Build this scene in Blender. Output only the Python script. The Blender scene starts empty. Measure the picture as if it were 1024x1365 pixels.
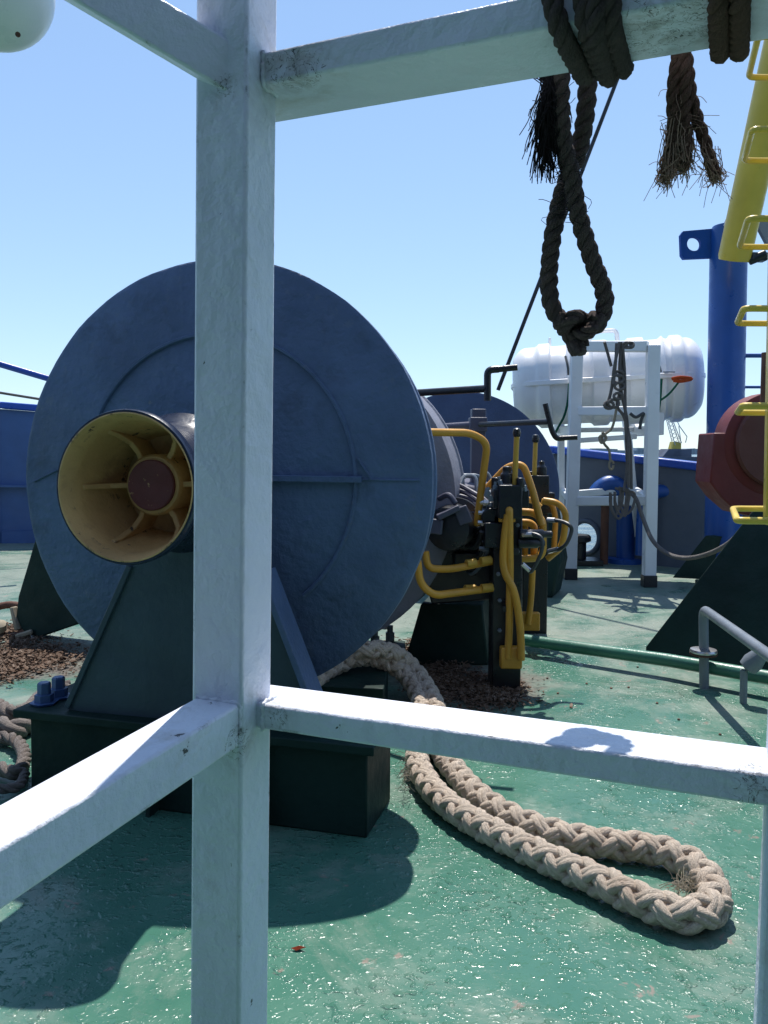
import bpy, math, random
from mathutils import Vector, Matrix
random.seed(11)
R_ = math.radians
sc = bpy.context.scene
COL = sc.collection

# ------------------------------------------------------------------ camera
CAM_H, FPX, PITCH, ROLL = 1.25, 1080.0, 2.0, 0.35
PY0 = 637.7                                   # image row of the optical axis (of 1365)
cam = bpy.data.cameras.new("camera")
cam_o = bpy.data.objects.new("camera", cam)
COL.objects.link(cam_o)
CM = Matrix.Rotation(R_(90 - PITCH), 4, 'X') @ Matrix.Rotation(R_(ROLL), 4, 'Z')
CM = Matrix.Translation((0, 0, CAM_H)) @ CM
cam_o.matrix_world = CM
cam.sensor_fit = 'HORIZONTAL'
cam.sensor_width = 36.0
cam.lens = 36.0 * FPX / 1024
cam.shift_y = (PY0 - 682.5) / 1024
cam.clip_start = 0.02
cam.clip_end = 20000
sc.camera = cam_o

# ------------------------------------------------------------------ light
SUN_EL, SUN_AZ = 65.0, 9.0                    # azimuth: degrees right of the view direction (+Y)
w = bpy.data.worlds.new("World")
sc.world = w
w.use_nodes = True
nt = w.node_tree
nt.nodes.clear()
wo = nt.nodes.new('ShaderNodeOutputWorld')
wb = nt.nodes.new('ShaderNodeBackground')
ws = nt.nodes.new('ShaderNodeTexSky')
ws.sky_type = 'NISHITA'
ws.sun_disc = False
ws.sun_elevation = R_(SUN_EL)
ws.sun_rotation = R_(SUN_AZ)
ws.air_density = 1.0
ws.dust_density = 0.0
ws.ozone_density = 1.2
wg = nt.nodes.new('ShaderNodeGamma')          # a hazier, more even sky
wg.inputs[1].default_value = 0.58
wm_ = nt.nodes.new('ShaderNodeMix')
wm_.data_type = 'RGBA'
wm_.blend_type = 'MULTIPLY'
wm_.inputs[0].default_value = 1.0
wm_.inputs[7].default_value = (1.32, 1.60, 1.95, 1)
nt.links.new(ws.outputs[0], wg.inputs[0])
nt.links.new(wg.outputs[0], wm_.inputs[6])
nt.links.new(wm_.outputs[2], wb.inputs[0])
wb.inputs[1].default_value = 0.145
nt.links.new(wb.outputs[0], wo.inputs[0])
sl = bpy.data.lights.new("sun", 'SUN')
sl.energy = 4.7
sl.angle = R_(0.5)
sl.color = (1.0, 0.96, 0.89)
so = bpy.data.objects.new("sun", sl)
COL.objects.link(so)
so.location = (2, 10, 20)
sd = Vector((math.sin(R_(SUN_AZ)) * math.cos(R_(SUN_EL)), math.cos(R_(SUN_AZ)) * math.cos(R_(SUN_EL)), math.sin(R_(SUN_EL))))
so.rotation_euler = sd.to_track_quat('Z', 'Y').to_euler()
sc.view_settings.view_transform = 'Standard'
sc.view_settings.look = 'None'
sc.view_settings.exposure = 0.38
sc.view_settings.gamma = 1.0
sc.cycles.use_denoising = True
sc.cycles.max_bounces = 8

# ------------------------------------------------------------------ helpers
R3 = CM.to_3x3()
EYE = Vector((0, 0, CAM_H))
UP = Vector((0, 0, 1))


def ray(px, py):
    return R3 @ Vector(((px - 512) / FPX, -(py - PY0) / FPX, -1))


def P(px, py, d):                              # point seen at (px,py), d metres ahead
    r = ray(px, py)
    return EYE + r * (d / r.y)


def G(px, py, z=0.0):                          # point seen at (px,py) lying at height z
    r = ray(px, py)
    return EYE + r * ((z - CAM_H) / r.z)


def PL(px, py, o, n):                          # point seen at (px,py) on a plane
    r = ray(px, py)
    return EYE + r * ((o - EYE).dot(n) / r.dot(n))


def V(*a):
    return Vector(a)


def spline(pts, seg=10, closed=False):
    pts = [Vector(p) for p in pts]
    n = len(pts)
    out = []
    rng = n if closed else n - 1
    for i in range(rng):
        if closed:
            p0, p1, p2, p3 = pts[(i - 1) % n], pts[i], pts[(i + 1) % n], pts[(i + 2) % n]
        else:
            p1, p2 = pts[i], pts[i + 1]
            p0 = pts[i - 1] if i else p1 * 2 - p2
            p3 = pts[i + 2] if i + 2 < n else p2 * 2 - p1
        for k in range(seg):
            t = k / seg
            out.append(0.5 * ((2 * p1) + (p2 - p0) * t + (2 * p0 - 5 * p1 + 4 * p2 - p3) * t * t + (3 * p1 - p0 - 3 * p2 + p3) * t ** 3))
    if not closed:
        out.append(pts[-1])
    return out


def resample(pts, step):
    out = [pts[0].copy()]
    acc = 0.0
    for a, b in zip(pts, pts[1:]):
        L = (b - a).length
        if L < 1e-9:
            continue
        t = step - acc
        while t <= L:
            out.append(a.lerp(b, t / L))
            t += step
        acc = L - (t - step)
    return out


def fillet(pts, r, seg=6):                     # polyline with rounded corners (bent pipe)
    pts = [Vector(p) for p in pts]
    out = [pts[0]]
    for a, b, c in zip(pts, pts[1:], pts[2:]):
        u, v = (a - b), (c - b)
        q = min(r, u.length * .48, v.length * .48)
        s, e = b + u.normalized() * q, b + v.normalized() * q
        for k in range(seg + 1):
            t = k / seg
            out.append(s * (1 - t) ** 2 + b * 2 * t * (1 - t) + e * t * t)
    out.append(pts[-1])
    return out


def frames(pts):
    n = len(pts)
    T = []
    for i in range(n):
        a, b = pts[max(0, i - 1)], pts[min(n - 1, i + 1)]
        t = (b - a)
        T.append(t.normalized() if t.length > 1e-9 else V(0, 0, 1))
    ref = V(0, 0, 1) if abs(T[0].z) < .9 else V(1, 0, 0)
    N = [(ref - T[0] * ref.dot(T[0])).normalized()]
    for i in range(1, n):
        v = N[-1] - T[i] * N[-1].dot(T[i])
        N.append(v.normalized() if v.length > 1e-6 else N[-1])
    return T, N, [t.cross(m) for t, m in zip(T, N)]


class MB:
    def __init__(s):
        s.v, s.f, s.att = [], [], {}

    def add(s, vs, fs):
        b = len(s.v)
        s.v += [Vector(x) for x in vs]
        s.f += [tuple(i + b for i in f) for f in fs]
        return s

    def prism(s, poly, ext):                   # polygon (world points) pushed along ext
        n = len(poly)
        poly = [Vector(p) for p in poly]
        ext = Vector(ext)
        nrm = sum(((poly[i] - poly[0]).cross(poly[(i + 1) % n] - poly[0]) for i in range(1, n - 1)), Vector())
        if nrm.dot(ext) > 0:
            poly = poly[::-1]
        vs = poly + [p + ext for p in poly]
        fs = [tuple(range(n)), tuple(range(2 * n - 1, n - 1, -1))]
        fs += [(i, i + n, (i + 1) % n + n, (i + 1) % n) for i in range(n)]
        return s.add(vs, fs)

    def box(s, c, sz, ax=None):
        c = Vector(c)
        X, Y, Z = ax if ax else (V(1, 0, 0), V(0, 1, 0), V(0, 0, 1))
        x, y, z = sz[0] / 2, sz[1] / 2, sz[2] / 2
        return s.prism([c - X * x - Y * y - Z * z, c + X * x - Y * y - Z * z, c + X * x + Y * y - Z * z, c - X * x + Y * y - Z * z], Z * 2 * z)

    def bar(s, a, b, wd, ht, up=UP):
        a, b = Vector(a), Vector(b)
        T = (b - a).normalized()
        S = T.cross(Vector(up)).normalized()
        U = S.cross(T).normalized()
        return s.prism([a - S * wd / 2 - U * ht / 2, a + S * wd / 2 - U * ht / 2, a + S * wd / 2 + U * ht / 2, a - S * wd / 2 + U * ht / 2], b - a)

    def tube(s, pts, r, n=10, caps=True, closed=False):
        pts = [Vector(p) for p in pts]
        T, N, B = frames(pts)
        m = len(pts)
        rr = r if isinstance(r, (list, tuple)) else [r] * m
        vs = []
        base, L = len(s.v), 0.0
        off = random.random() * 50
        for i in range(m):
            if i:
                L += (pts[i] - pts[i - 1]).length
            for k in range(n):
                a = 2 * math.pi * k / n
                if n > 3:
                    q = a + L / max(rr[i], 1e-4) * .35
                    s.att[base + len(vs)] = (off + L / max(rr[i], 1e-4) * .16, math.cos(q), math.sin(q))
                vs.append(pts[i] + (N[i] * math.cos(a) + B[i] * math.sin(a)) * rr[i])
        fs = []
        for i in range(m if closed else m - 1):
            j = (i + 1) % m
            for k in range(n):
                q = (k + 1) % n
                fs.append((i * n + k, i * n + q, j * n + q, j * n + k))
        if caps and not closed:
            fs.append(tuple(range(n - 1, -1, -1)))
            fs.append(tuple(range((m - 1) * n, m * n)))
        return s.add(vs, fs)

    def lathe(s, prof, o, axis, n=48, closed=False, up=UP):   # prof: (radius, distance along axis)
        axis = Vector(axis).normalized()
        e = axis.cross(Vector(up)) if abs(axis.dot(up)) < .95 else axis.cross(V(1, 0, 0))
        e.normalize()
        u = e.cross(axis).normalized()
        vs, fs, m = [], [], len(prof)
        for (r, t) in prof:
            for k in range(n):
                a = 2 * math.pi * k / n
                vs.append(Vector(o) + axis * t + (e * math.cos(a) + u * math.sin(a)) * max(r, 1e-5))
        for i in range(m if closed else m - 1):
            j = (i + 1) % m
            for k in range(n):
                q = (k + 1) % n
                fs.append((i * n + k, j * n + k, j * n + q, i * n + q))
        if not closed:
            fs.append(tuple(range(n)))
            fs.append(tuple(range(m * n - 1, (m - 1) * n - 1, -1)))
        return s.add(vs, fs)

    def build(s, name, mat, parent=None, smooth=True, bevel=0, sub=0, angle=38):
        me = bpy.data.meshes.new(name)
        loc = parent_loc(parent)
        me.from_pydata([v - loc for v in s.v], [], s.f)
        me.materials.append(mat)
        if s.att and mat.get('strand'):
            at = me.attributes.new('strand', 'FLOAT_VECTOR', 'POINT')
            at.data.foreach_set('vector', [c for i in range(len(s.v)) for c in s.att.get(i, (0, 0, 0))])
        o = bpy.data.objects.new(name, me)
        COL.objects.link(o)
        if parent is not None:
            o.parent = parent
        import bmesh
        bm = bmesh.new()
        bm.from_mesh(me)
        bmesh.ops.recalc_face_normals(bm, faces=bm.faces)
        bm.to_mesh(me)
        bm.free()
        if smooth:
            me.polygons.foreach_set('use_smooth', [True] * len(me.polygons))
            me.set_sharp_from_angle(angle=R_(angle))
        if bevel:
            m = o.modifiers.new('bevel', 'BEVEL')
            m.width = bevel
            m.segments = 2
            m.limit_method = 'ANGLE'
            m.angle_limit = R_(40)
        if sub:
            m = o.modifiers.new('subsurf', 'SUBSURF')
            m.levels = m.render_levels = sub
        return o


def parent_loc(p):
    l = Vector()
    while p is not None:
        l += p.location
        p = p.parent
    return l


def thing(name, loc, label, cat, group=None):
    o = bpy.data.objects.new(name, None)
    o.empty_display_size = .1
    COL.objects.link(o)
    o.location = loc
    tag(o, label, cat, group)
    return o


def tag(o, label, cat, group=None, kind=None):
    if label:
        o['label'] = label
    if cat:
        o['category'] = cat
    if group:
        o['group'] = group
    if kind:
        o['kind'] = kind
    return o


# ------------------------------------------------------------------ materials
class NT:
    def __init__(s, name):
        s.m = bpy.data.materials.new(name)
        s.m.use_nodes = True
        s.t = s.m.node_tree
        s.bsdf = s.t.nodes['Principled BSDF']
        s.tc = s.t.nodes.new('ShaderNodeTexCoord')
        s.co = s.tc.outputs['Object']

    def n(s, typ, **kw):
        x = s.t.nodes.new(typ)
        for k, v in kw.items():
            setattr(x, k, v)
        return x

    def link(s, a, b):
        s.t.links.new(a, b)

    def noise(s, scale, detail=4, rough=.55, dist=0, co=None):
        x = s.n('ShaderNodeTexNoise')
        x.inputs['Scale'].default_value = scale
        x.inputs['Detail'].default_value = detail
        x.inputs['Roughness'].default_value = rough
        x.inputs['Distortion'].default_value = dist
        s.link(co or s.co, x.inputs['Vector'])
        return x.outputs['Fac']

    def ramp(s, fac, a, b, ca=0.0, cb=1.0):
        x = s.n('ShaderNodeMapRange')
        x.inputs[1].default_value, x.inputs[2].default_value = a, b
        x.inputs[3].default_value, x.inputs[4].default_value = ca, cb
        s.link(fac, x.inputs[0])
        return x.outputs[0]

    def mix(s, fac, a, b):
        x = s.n('ShaderNodeMix', data_type='RGBA')
        if isinstance(fac, float):
            x.inputs[0].default_value = fac
        else:
            s.link(fac, x.inputs[0])
        for sock, v in ((x.inputs[6], a), (x.inputs[7], b)):
            if isinstance(v, tuple):
                sock.default_value = (*v, 1)
            else:
                s.link(v, sock)
        return x.outputs[2]

    def math(s, op, a, b):
        x = s.n('ShaderNodeMath', operation=op)
        for sock, v in ((x.inputs[0], a), (x.inputs[1], b)):
            if isinstance(v, (int, float)):
                sock.default_value = v
            else:
                s.link(v, sock)
        return x.outputs[0]

    def bump(s, h, strength, dist=.01, prev=None):
        x = s.n('ShaderNodeBump')
        x.inputs['Strength'].default_value = strength
        x.inputs['Distance'].default_value = dist
        s.link(h, x.inputs['Height'])
        if prev is not None:
            s.link(prev, x.inputs['Normal'])
        return x.outputs[0]

    def out(s, col=None, rough=None, normal=None, metal=0.0, spec=.5):
        b = s.bsdf
        if col is not None:
            if isinstance(col, tuple):
                b.inputs['Base Color'].default_value = (*col, 1)
            else:
                s.link(col, b.inputs['Base Color'])
        if rough is not None:
            if isinstance(rough, (int, float)):
                b.inputs['Roughness'].default_value = rough
            else:
                s.link(rough, b.inputs['Roughness'])
        if normal is not None:
            s.link(normal, b.inputs['Normal'])
        b.inputs['Metallic'].default_value = metal
        b.inputs['Specular IOR Level'].default_value = spec
        return s.m


def paint(name, col, rough=.4, var=.18, chip=None, chip_amt=.0, lump=.25, scale=1.0, grime=None, grime_amt=0.0, spec=.5, edge=0.0, near=()):
    t = NT(name)
    big = t.noise(3.0 * scale, 5)
    dk = tuple(c * (1 - var) for c in col)
    lt = tuple(min(1, c * (1 + var * .6)) for c in col)
    c = t.mix(t.ramp(big, .35, .65), dk, lt)
    if grime:
        g = t.noise(5 * scale, 7, .65, .6)
        c = t.mix(t.ramp(g, .62 - grime_amt, .75, 0, .8), c, grime)
    h = t.noise(38 * scale, 5, .6)
    h = t.math('ADD', h, t.math('MULTIPLY', t.noise(9 * scale, 3), 1.6))
    fine = t.noise(260 * scale, 2)
    nrm = t.bump(h, lump, .006)
    nrm = t.bump(fine, .08, .002, nrm)
    ro = t.ramp(t.noise(11 * scale, 4), .3, .7, max(.05, rough - .1), rough + .14)
    if chip:
        ch = t.noise(17 * scale, 9, .68, .3)
        mask = t.ramp(ch, .70 - chip_amt, .715 - chip_amt)
        if edge:
            bv = t.n('ShaderNodeBevel', samples=4)
            bv.inputs[0].default_value = edge
            geo = t.n('ShaderNodeNewGeometry')
            dt = t.n('ShaderNodeVectorMath', operation='DOT_PRODUCT')
            t.link(bv.outputs[0], dt.inputs[0])
            t.link(geo.outputs['True Normal'], dt.inputs[1])
            e = t.ramp(dt.outputs['Value'], .985, .93)
            e = t.math('MULTIPLY', e, t.ramp(t.noise(14, 8, .72), .57, .64))
            mask = t.math('MAXIMUM', mask, e)
        if near:
            nr = None
            for (pos, rad) in near:
                vd = t.n('ShaderNodeVectorMath', operation='DISTANCE')
                t.link(t.co, vd.inputs[0])
                vd.inputs[1].default_value = pos
                k = t.ramp(vd.outputs['Value'], rad * .3, rad, 1, 0)
                nr = k if nr is None else t.math('MAXIMUM', nr, k)
            c = t.mix(t.math('MULTIPLY', nr, t.ramp(t.noise(22, 8, .72, .8), .44, .66, 0, .7)), c, (.20, .185, .16))
            cr = t.noise(42, 5, .62, 1.6)
            cr = t.math('ABSOLUTE', t.math('SUBTRACT', cr, .5), 0)
            cr = t.ramp(cr, .012, .006)
            m2 = t.math('MULTIPLY', cr, t.ramp(t.math('MULTIPLY', nr, t.noise(16, 3)), .30, .36))
            mask = t.math('MAXIMUM', mask, m2)
        c = t.mix(mask, c, chip)
        nrm = t.bump(mask, -.25, .004, nrm)
    return t.out(c, ro, nrm, spec=spec)


def deck_mat():
    t = NT('deck_paint')
    a = t.noise(.9, 6, .6, .3)
    b = t.noise(6, 6, .6)
    c = t.mix(t.ramp(a, .35, .65), (.046, .140, .099), (.064, .172, .127))
    c = t.mix(t.ramp(b, .45, .72, 0, .55), c, (.085, .195, .140))
    wear = t.noise(1.6, 9, .72, .4)
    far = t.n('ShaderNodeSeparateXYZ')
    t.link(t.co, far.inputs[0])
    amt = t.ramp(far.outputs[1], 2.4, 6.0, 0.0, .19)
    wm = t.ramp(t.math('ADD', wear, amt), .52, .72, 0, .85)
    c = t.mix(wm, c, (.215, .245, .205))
    sp = t.noise(8, 6, .66, .5)
    c = t.mix(t.ramp(sp, .635, .68, 0, .75), c, (.26, .19, .16))
    sp2 = t.noise(19, 7, .7)
    c = t.mix(t.ramp(sp2, .66, .72, 0, .7), c, (.035, .075, .055))
    st = t.noise(2.6, 8, .7, 1.2)
    c = t.mix(t.ramp(st, .60, .70, 0, .45), c, (.05, .10, .065))
    # dirt trodden in round the winch
    dn = t.noise(5, 8, .72, .5)
    dirt = None
    for (x, y, r) in ((*G(625, 912).xy, .75), (*G(35, 882).xy, .95), (*G(520, 880).xy, .5), (*G(20, 960).xy, .5)):
        vd = t.n('ShaderNodeVectorMath', operation='DISTANCE')
        t.link(t.co, vd.inputs[0])
        vd.inputs[1].default_value = (x, y, 0)
        k = t.ramp(vd.outputs['Value'], 0, r, 1, 0)
        dirt = k if dirt is None else t.math('MAXIMUM', dirt, k)
    dm = t.ramp(t.math('ADD', t.math('MULTIPLY', dirt, .55), t.math('MULTIPLY', dn, .7)), .52, .72, 0, .92)
    c = t.mix(dm, c, t.mix(t.ramp(t.noise(40, 5, .7), .4, .65), (.045, .035, .03), (.16, .12, .10)))
    mp = t.n('ShaderNodeMapping')
    mp.inputs['Scale'].default_value = (.9, 1.0, 1.0)
    t.link(t.co, mp.inputs[0])
    patch = t.ramp(t.noise(2.6, 5, .65, .4), .44, .60, .22, 1.0)
    h0 = t.noise(5, 2, .5, .3)
    h1 = t.ramp(t.noise(38, 2, .5, .3, mp.outputs[0]), .54, .76)
    h2 = t.ramp(t.noise(100, 2, .5, .2, mp.outputs[0]), .58, .8)
    n = t.bump(h0, .3, .03)
    n = t.bump(t.math('MULTIPLY', h1, patch), .75, .011, n)
    n = t.bump(t.math('MULTIPLY', h2, patch), .5, .005, n)
    # plate welds across the deck
    ro = t.ramp(t.noise(4, 5, .6), .35, .65, .14, .36)
    ro2 = t.math('ADD', ro, t.math('ADD', t.math('MULTIPLY', wm, .3), t.math('MULTIPLY', dm, .5)))
    return t.out(c, ro2, n, spec=.40)


def rope_mat(name, col, dirt, scale=1.0, dirt_at=.52):
    t = NT(name)
    a = t.noise(7 * scale, 6, .65)
    c = t.mix(t.ramp(a, dirt_at, dirt_at + .22, 0, .85), col, dirt)
    f = t.noise(90 * scale, 4, .7)
    c = t.mix(t.ramp(f, .35, .7, 0, .5), c, tuple(x * .55 for x in col))
    at = t.n('ShaderNodeAttribute', attribute_name='strand')
    fb = t.noise(7, 3, .6, .2, at.outputs['Vector'])
    c = t.mix(t.ramp(fb, .38, .60, .38, 0), c, tuple(x * .6 for x in col))
    n = t.bump(fb, 1.0, .012)
    n = t.bump(t.noise(220 * scale, 3, .7), .5, .003, n)
    t.m['strand'] = 1
    return t.out(c, .9, n, spec=.15)


def sea_mat():
    t = NT('sea_water')
    n = t.bump(t.noise(.35, 6, .6), .8, .6)
    return t.out((.012, .05, .075), .12, n)


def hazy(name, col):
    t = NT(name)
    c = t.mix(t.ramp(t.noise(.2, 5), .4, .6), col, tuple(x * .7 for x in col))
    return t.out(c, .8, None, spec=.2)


RUST = (.16, .06, .03)
FR_LOC = V(-.2, 1.06, 0)
JOINTS = [(tuple(P(x, y, d) - FR_LOC), r) for x, y, d, r in ((385, 85, 1.03, .09), (360, 950, 1.05, .045), (312, 990, 1.03, .05), (1005, 1045, .82, .045), (890, 30, .88, .12), (300, 115, 1.04, .03))]
M = {}
M['deck'] = deck_mat()
M['white'] = paint('white_paint', (.71, .74, .83), .38, .07, (.05, .05, .05), .02, .8, 1.0, (.42, .39, .33), .03, edge=.006, near=JOINTS)
M['white2'] = paint('white_rack_paint', (.78, .79, .80), .35, .05, (.25, .16, .12), -.01, .15)
M['winch'] = paint('winch_paint', (.088, .136, .248), .6, .22, (.13, .16, .21), .0, 1.4, .8, (.04, .06, .10), .07, edge=.012)  # pale worn edges; the rim's highlights are put into this edge colour too
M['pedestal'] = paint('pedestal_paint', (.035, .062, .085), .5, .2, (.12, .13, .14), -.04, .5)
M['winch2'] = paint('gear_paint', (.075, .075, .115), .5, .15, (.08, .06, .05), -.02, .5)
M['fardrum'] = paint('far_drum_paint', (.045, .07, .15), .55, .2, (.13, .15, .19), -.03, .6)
M['band'] = paint('band_paint', (.22, .22, .27), .55, .15, (.10, .08, .07), -.01, .6, 1.6)
M['bell'] = paint('bell_paint', (.02, .028, .055), .26, .2, (.20, .15, .09), -.03, .25)
M['cream'] = paint('cream_paint', (.62, .37, .155), .6, .22, (.06, .035, .03), .05, .6, 1.2, (.24, .12, .06), .08, edge=.008)
M['hub'] = paint('hub_oxide', (.16, .045, .05), .7, .25, (.45, .27, .13), .05, .6, 1.5)
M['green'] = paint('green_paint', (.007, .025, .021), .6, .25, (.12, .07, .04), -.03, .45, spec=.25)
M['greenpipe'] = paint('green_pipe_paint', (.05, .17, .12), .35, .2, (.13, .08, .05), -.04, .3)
M['yellow'] = paint('yellow_paint', (.62, .30, .035), .38, .16, (.10, .06, .03), -.02, .2, 1.5, (.30, .14, .03), .0)
M['yellow2'] = paint('crane_yellow', (.70, .50, .07), .36, .1, (.2, .1, .04), -.05, .12)
M['lever'] = paint('lever_yellow', (.58, .33, .05), .4, .16, (.10, .06, .03), .0, .2)
M['black'] = paint('black_paint', (.011, .012, .017), .34, .3, (.08, .05, .04), -.05, .35)
M['knob'] = paint('black_knob', (.012, .012, .014), .25, .2, None, 0, .1)
M['blue'] = paint('blue_paint', (.012, .075, .30), .34, .14, (.08, .04, .03), -.06, .15)
M['lug'] = paint('lug_blue', (.008, .065, .30), .6, .14, None, 0, .15, spec=.15)
M['bulblue'] = paint('bulwark_blue', (.045, .10, .26), .5, .2, (.10, .06, .05), -.04, .4, .5)
M['bulgrey'] = paint('bulwark_grey', (.085, .105, .14), .55, .2, (.12, .08, .06), -.03, .4, .5)
M['capblue'] = paint('cap_blue', (.015, .07, .40), .35, .12, (.08, .05, .05), -.05, .2)
M['red'] = paint('red_paint', (.15, .016, .015), .5, .2, (.05, .03, .03), -.03, .25)
M['brown'] = paint('brown_red_paint', (.12, .030, .020), .5, .2, (.05, .03, .03), -.04, .25)
M['grey'] = paint('grey_paint', (.18, .21, .25), .4, .15, RUST, -.04, .25)
M['steel'] = NT('steel').out((.55, .55, .56), .3, None, .9)
M['raft'] = paint('raft_shell', (.86, .85, .86), .3, .05, None, 0, .1, .6, (.55, .55, .52), .0)
M['boltblue'] = paint('bolt_blue', (.05, .10, .24), .4, .15, None, 0, .2)
M['rope'] = rope_mat('white_rope', (.84, .70, .57), (.42, .27, .18), 1.0, .52)
M['darkrope'] = rope_mat('dark_rope', (.18, .14, .13), (.27, .20, .165), 2.5)
M['brownrope'] = rope_mat('brown_rope', (.26, .155, .115), (.12, .065, .045), 2.5)
M['fibre'] = rope_mat('rope_fibre', (.36, .235, .17), (.46, .33, .25), 2.0)
M['darkfibre'] = rope_mat('dark_fibre', (.022, .018, .022), (.05, .04, .035), 2.0)
M['greyrope'] = rope_mat('grey_rope', (.22, .20, .19), (.12, .10, .09), 2.0)
M['tan'] = rope_mat('tan_rope', (.42, .36, .27), (.25, .2, .14), 2.0)
M['oldrope'] = rope_mat('old_rope', (.30, .26, .24), (.13, .09, .07), 1.2)
M['greenline'] = rope_mat('green_line', (.02, .16, .10), (.02, .09, .07), 2.0)
M['orange'] = rope_mat('orange_strap', (.70, .11, .03), (.4, .06, .03), 2.0)
M['hose'] = paint('hose_rubber', (.05, .055, .06), .5, .2, None, 0, .2)
M['wire'] = paint('wire_black', (.012, .013, .017), .5, .2, None, 0, .2)
M['flake'] = rope_mat('rust_flake', (.15, .095, .065), (.48, .40, .33), 7.0, .5)
M['leaf'] = rope_mat('dry_leaf', (.30, .05, .02), (.15, .05, .03), 5.0)
M['rust'] = paint('rusty_iron', (.13, .055, .035), .8, .35, (.05, .025, .02), .05, .8)
M['sea'] = sea_mat()
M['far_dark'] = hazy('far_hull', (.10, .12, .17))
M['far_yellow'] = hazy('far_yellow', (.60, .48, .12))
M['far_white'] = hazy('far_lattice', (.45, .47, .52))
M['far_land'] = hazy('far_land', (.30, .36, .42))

# ------------------------------------------------------------------ sea, deck, bulwark
o = MB().add([V(-9000, -9000, -3), V(9000, -9000, -3), V(9000, 9000, -3), V(-9000, 9000, -3)], [(0, 1, 2, 3)]).build('sea', M['sea'], smooth=False)
tag(o, 'calm blue water beyond the ship', None, kind='structure')

BUL = [(V(-9, 7.8, 0), 1.95), (V(-5.0, 10.6, 0), 1.76), (V(-1.0, 11.2, 0), 1.48), (V(2.05, 9.7, 0), 1.22), (V(3.35, 8.55, 0), 1.05), (V(7.2, 5.4, 0), .98), (V(9.2, 1.5, 0), .95), (V(9.4, -4, 0), .95)]
dk = [V(-9.0, -4, 0)] + [b for b, h in BUL]
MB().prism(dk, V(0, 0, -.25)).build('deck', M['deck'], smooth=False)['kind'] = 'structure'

bw = thing('bulwark', (0, 0, 0), 'steel bulwark plating round the deck edge with a bright blue cap', 'bulwark')


def bul_seg(seg, name, mat):
    m = MB()
    for (a, ha), (b, hb) in zip(seg, seg[1:]):
        d = (b - a).normalized()
        out = V(-d.y, d.x, 0)
        m.prism([a, b, b + UP * (hb - .004), a + UP * (ha - .004)], out * .04)
    return m.build(name, mat, bw, smooth=False)


bul_seg(BUL[:3], 'blue_plating', M['bulblue'])
bul_seg(BUL[2:4], 'grey_plating', M['bulgrey'])
bul_seg(BUL[4:], 'grey_plating', M['bulgrey'])
(a, ha), (b, hb) = BUL[3], BUL[4]
d = (b - a).normalized(); out = V(-d.y, d.x, 0)
hc = PL(781, 716, a, out)
import bmesh


def pierced(outer, hole, ext):
    bm = bmesh.new()
    o_ = [bm.verts.new(p) for p in outer]
    h_ = [bm.verts.new(p) for p in hole]
    ed = [bm.edges.new((q[i], q[(i + 1) % len(q)])) for q in (o_, h_) for i in range(len(q))]
    bmesh.ops.triangle_fill(bm, use_beauty=True, use_dissolve=False, edges=ed)
    g = bmesh.ops.extrude_face_region(bm, geom=bm.faces[:])
    for v in g['geom']:
        if isinstance(v, bmesh.types.BMVert):
            v.co += ext
    bm.verts.index_update()
    mb = MB().add([v.co.copy() for v in bm.verts], [tuple(v.index for v in f.verts) for f in bm.faces])
    bm.free()
    return mb


HR = [hc + d * (.175 * math.cos(t)) + UP * (.19 * math.sin(t)) for t in [i * math.pi / 20 for i in range(40)]]
pierced([a, b, b + UP * (hb - .004), a + UP * (ha - .004)], HR, out * .04).build('grey_plating', M['bulgrey'], bw, smooth=False)
MB().tube([p - out * .01 for p in HR], .03, 10, closed=True).build('fairlead_ring', M['bulgrey'], bw)
m = MB()
for (a, ha), (b, hb) in zip(BUL, BUL[1:]):
    d = (b - a).normalized()
    out = V(-d.y, d.x, 0)
    m.prism([a + UP * ha - out * .07, b + UP * hb - out * .07, b + UP * hb + out * .12, a + UP * ha + out * .12], UP * .09)
m.build('cap_rail', M['capblue'], bw, bevel=.02)
m = MB()
(a, ha), (b, hb) = BUL[0], BUL[1]
d = (b - a).normalized(); out = V(-d.y, d.x, 0)
m.prism([a + UP * .78 - out * .14, BUL[1][0] + UP * .74 - out * .14, BUL[1][0] + UP * .74, a + UP * .78], UP * .025)
(a, ha), (b, hb) = BUL[1], BUL[2]
d = (b - a).normalized(); out = V(-d.y, d.x, 0)
m.prism([a + UP * .74 - out * .14, b + UP * .7 - out * .14, b + UP * .7, a + UP * .74], UP * .025)
m.prism([a - out * .05, b - out * .05, b, a], UP * .16)
m.build('stringer', M['bulblue'], bw, smooth=False)
m = MB()
for (i, ts) in ((0, (.3, .6)), (1, (.2, .5, .8)), (2, (.3, .6)), (3, ()), (4, (.25, .5, .75)), (5, (.3, .6))):
    (a, ha), (b, hb) = BUL[i], BUL[i + 1]
    d = (b - a).normalized(); out = V(-d.y, d.x, 0)
    for t in ts:
        q = a.lerp(b, t); h = ha + (hb - ha) * t
        MB().prism([q, q - out * .30, q - out * .06 + UP * (h - .02), q + UP * (h - .02)], d * .02).build('bracket', M['bulgrey'], bw, smooth=False)

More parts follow.
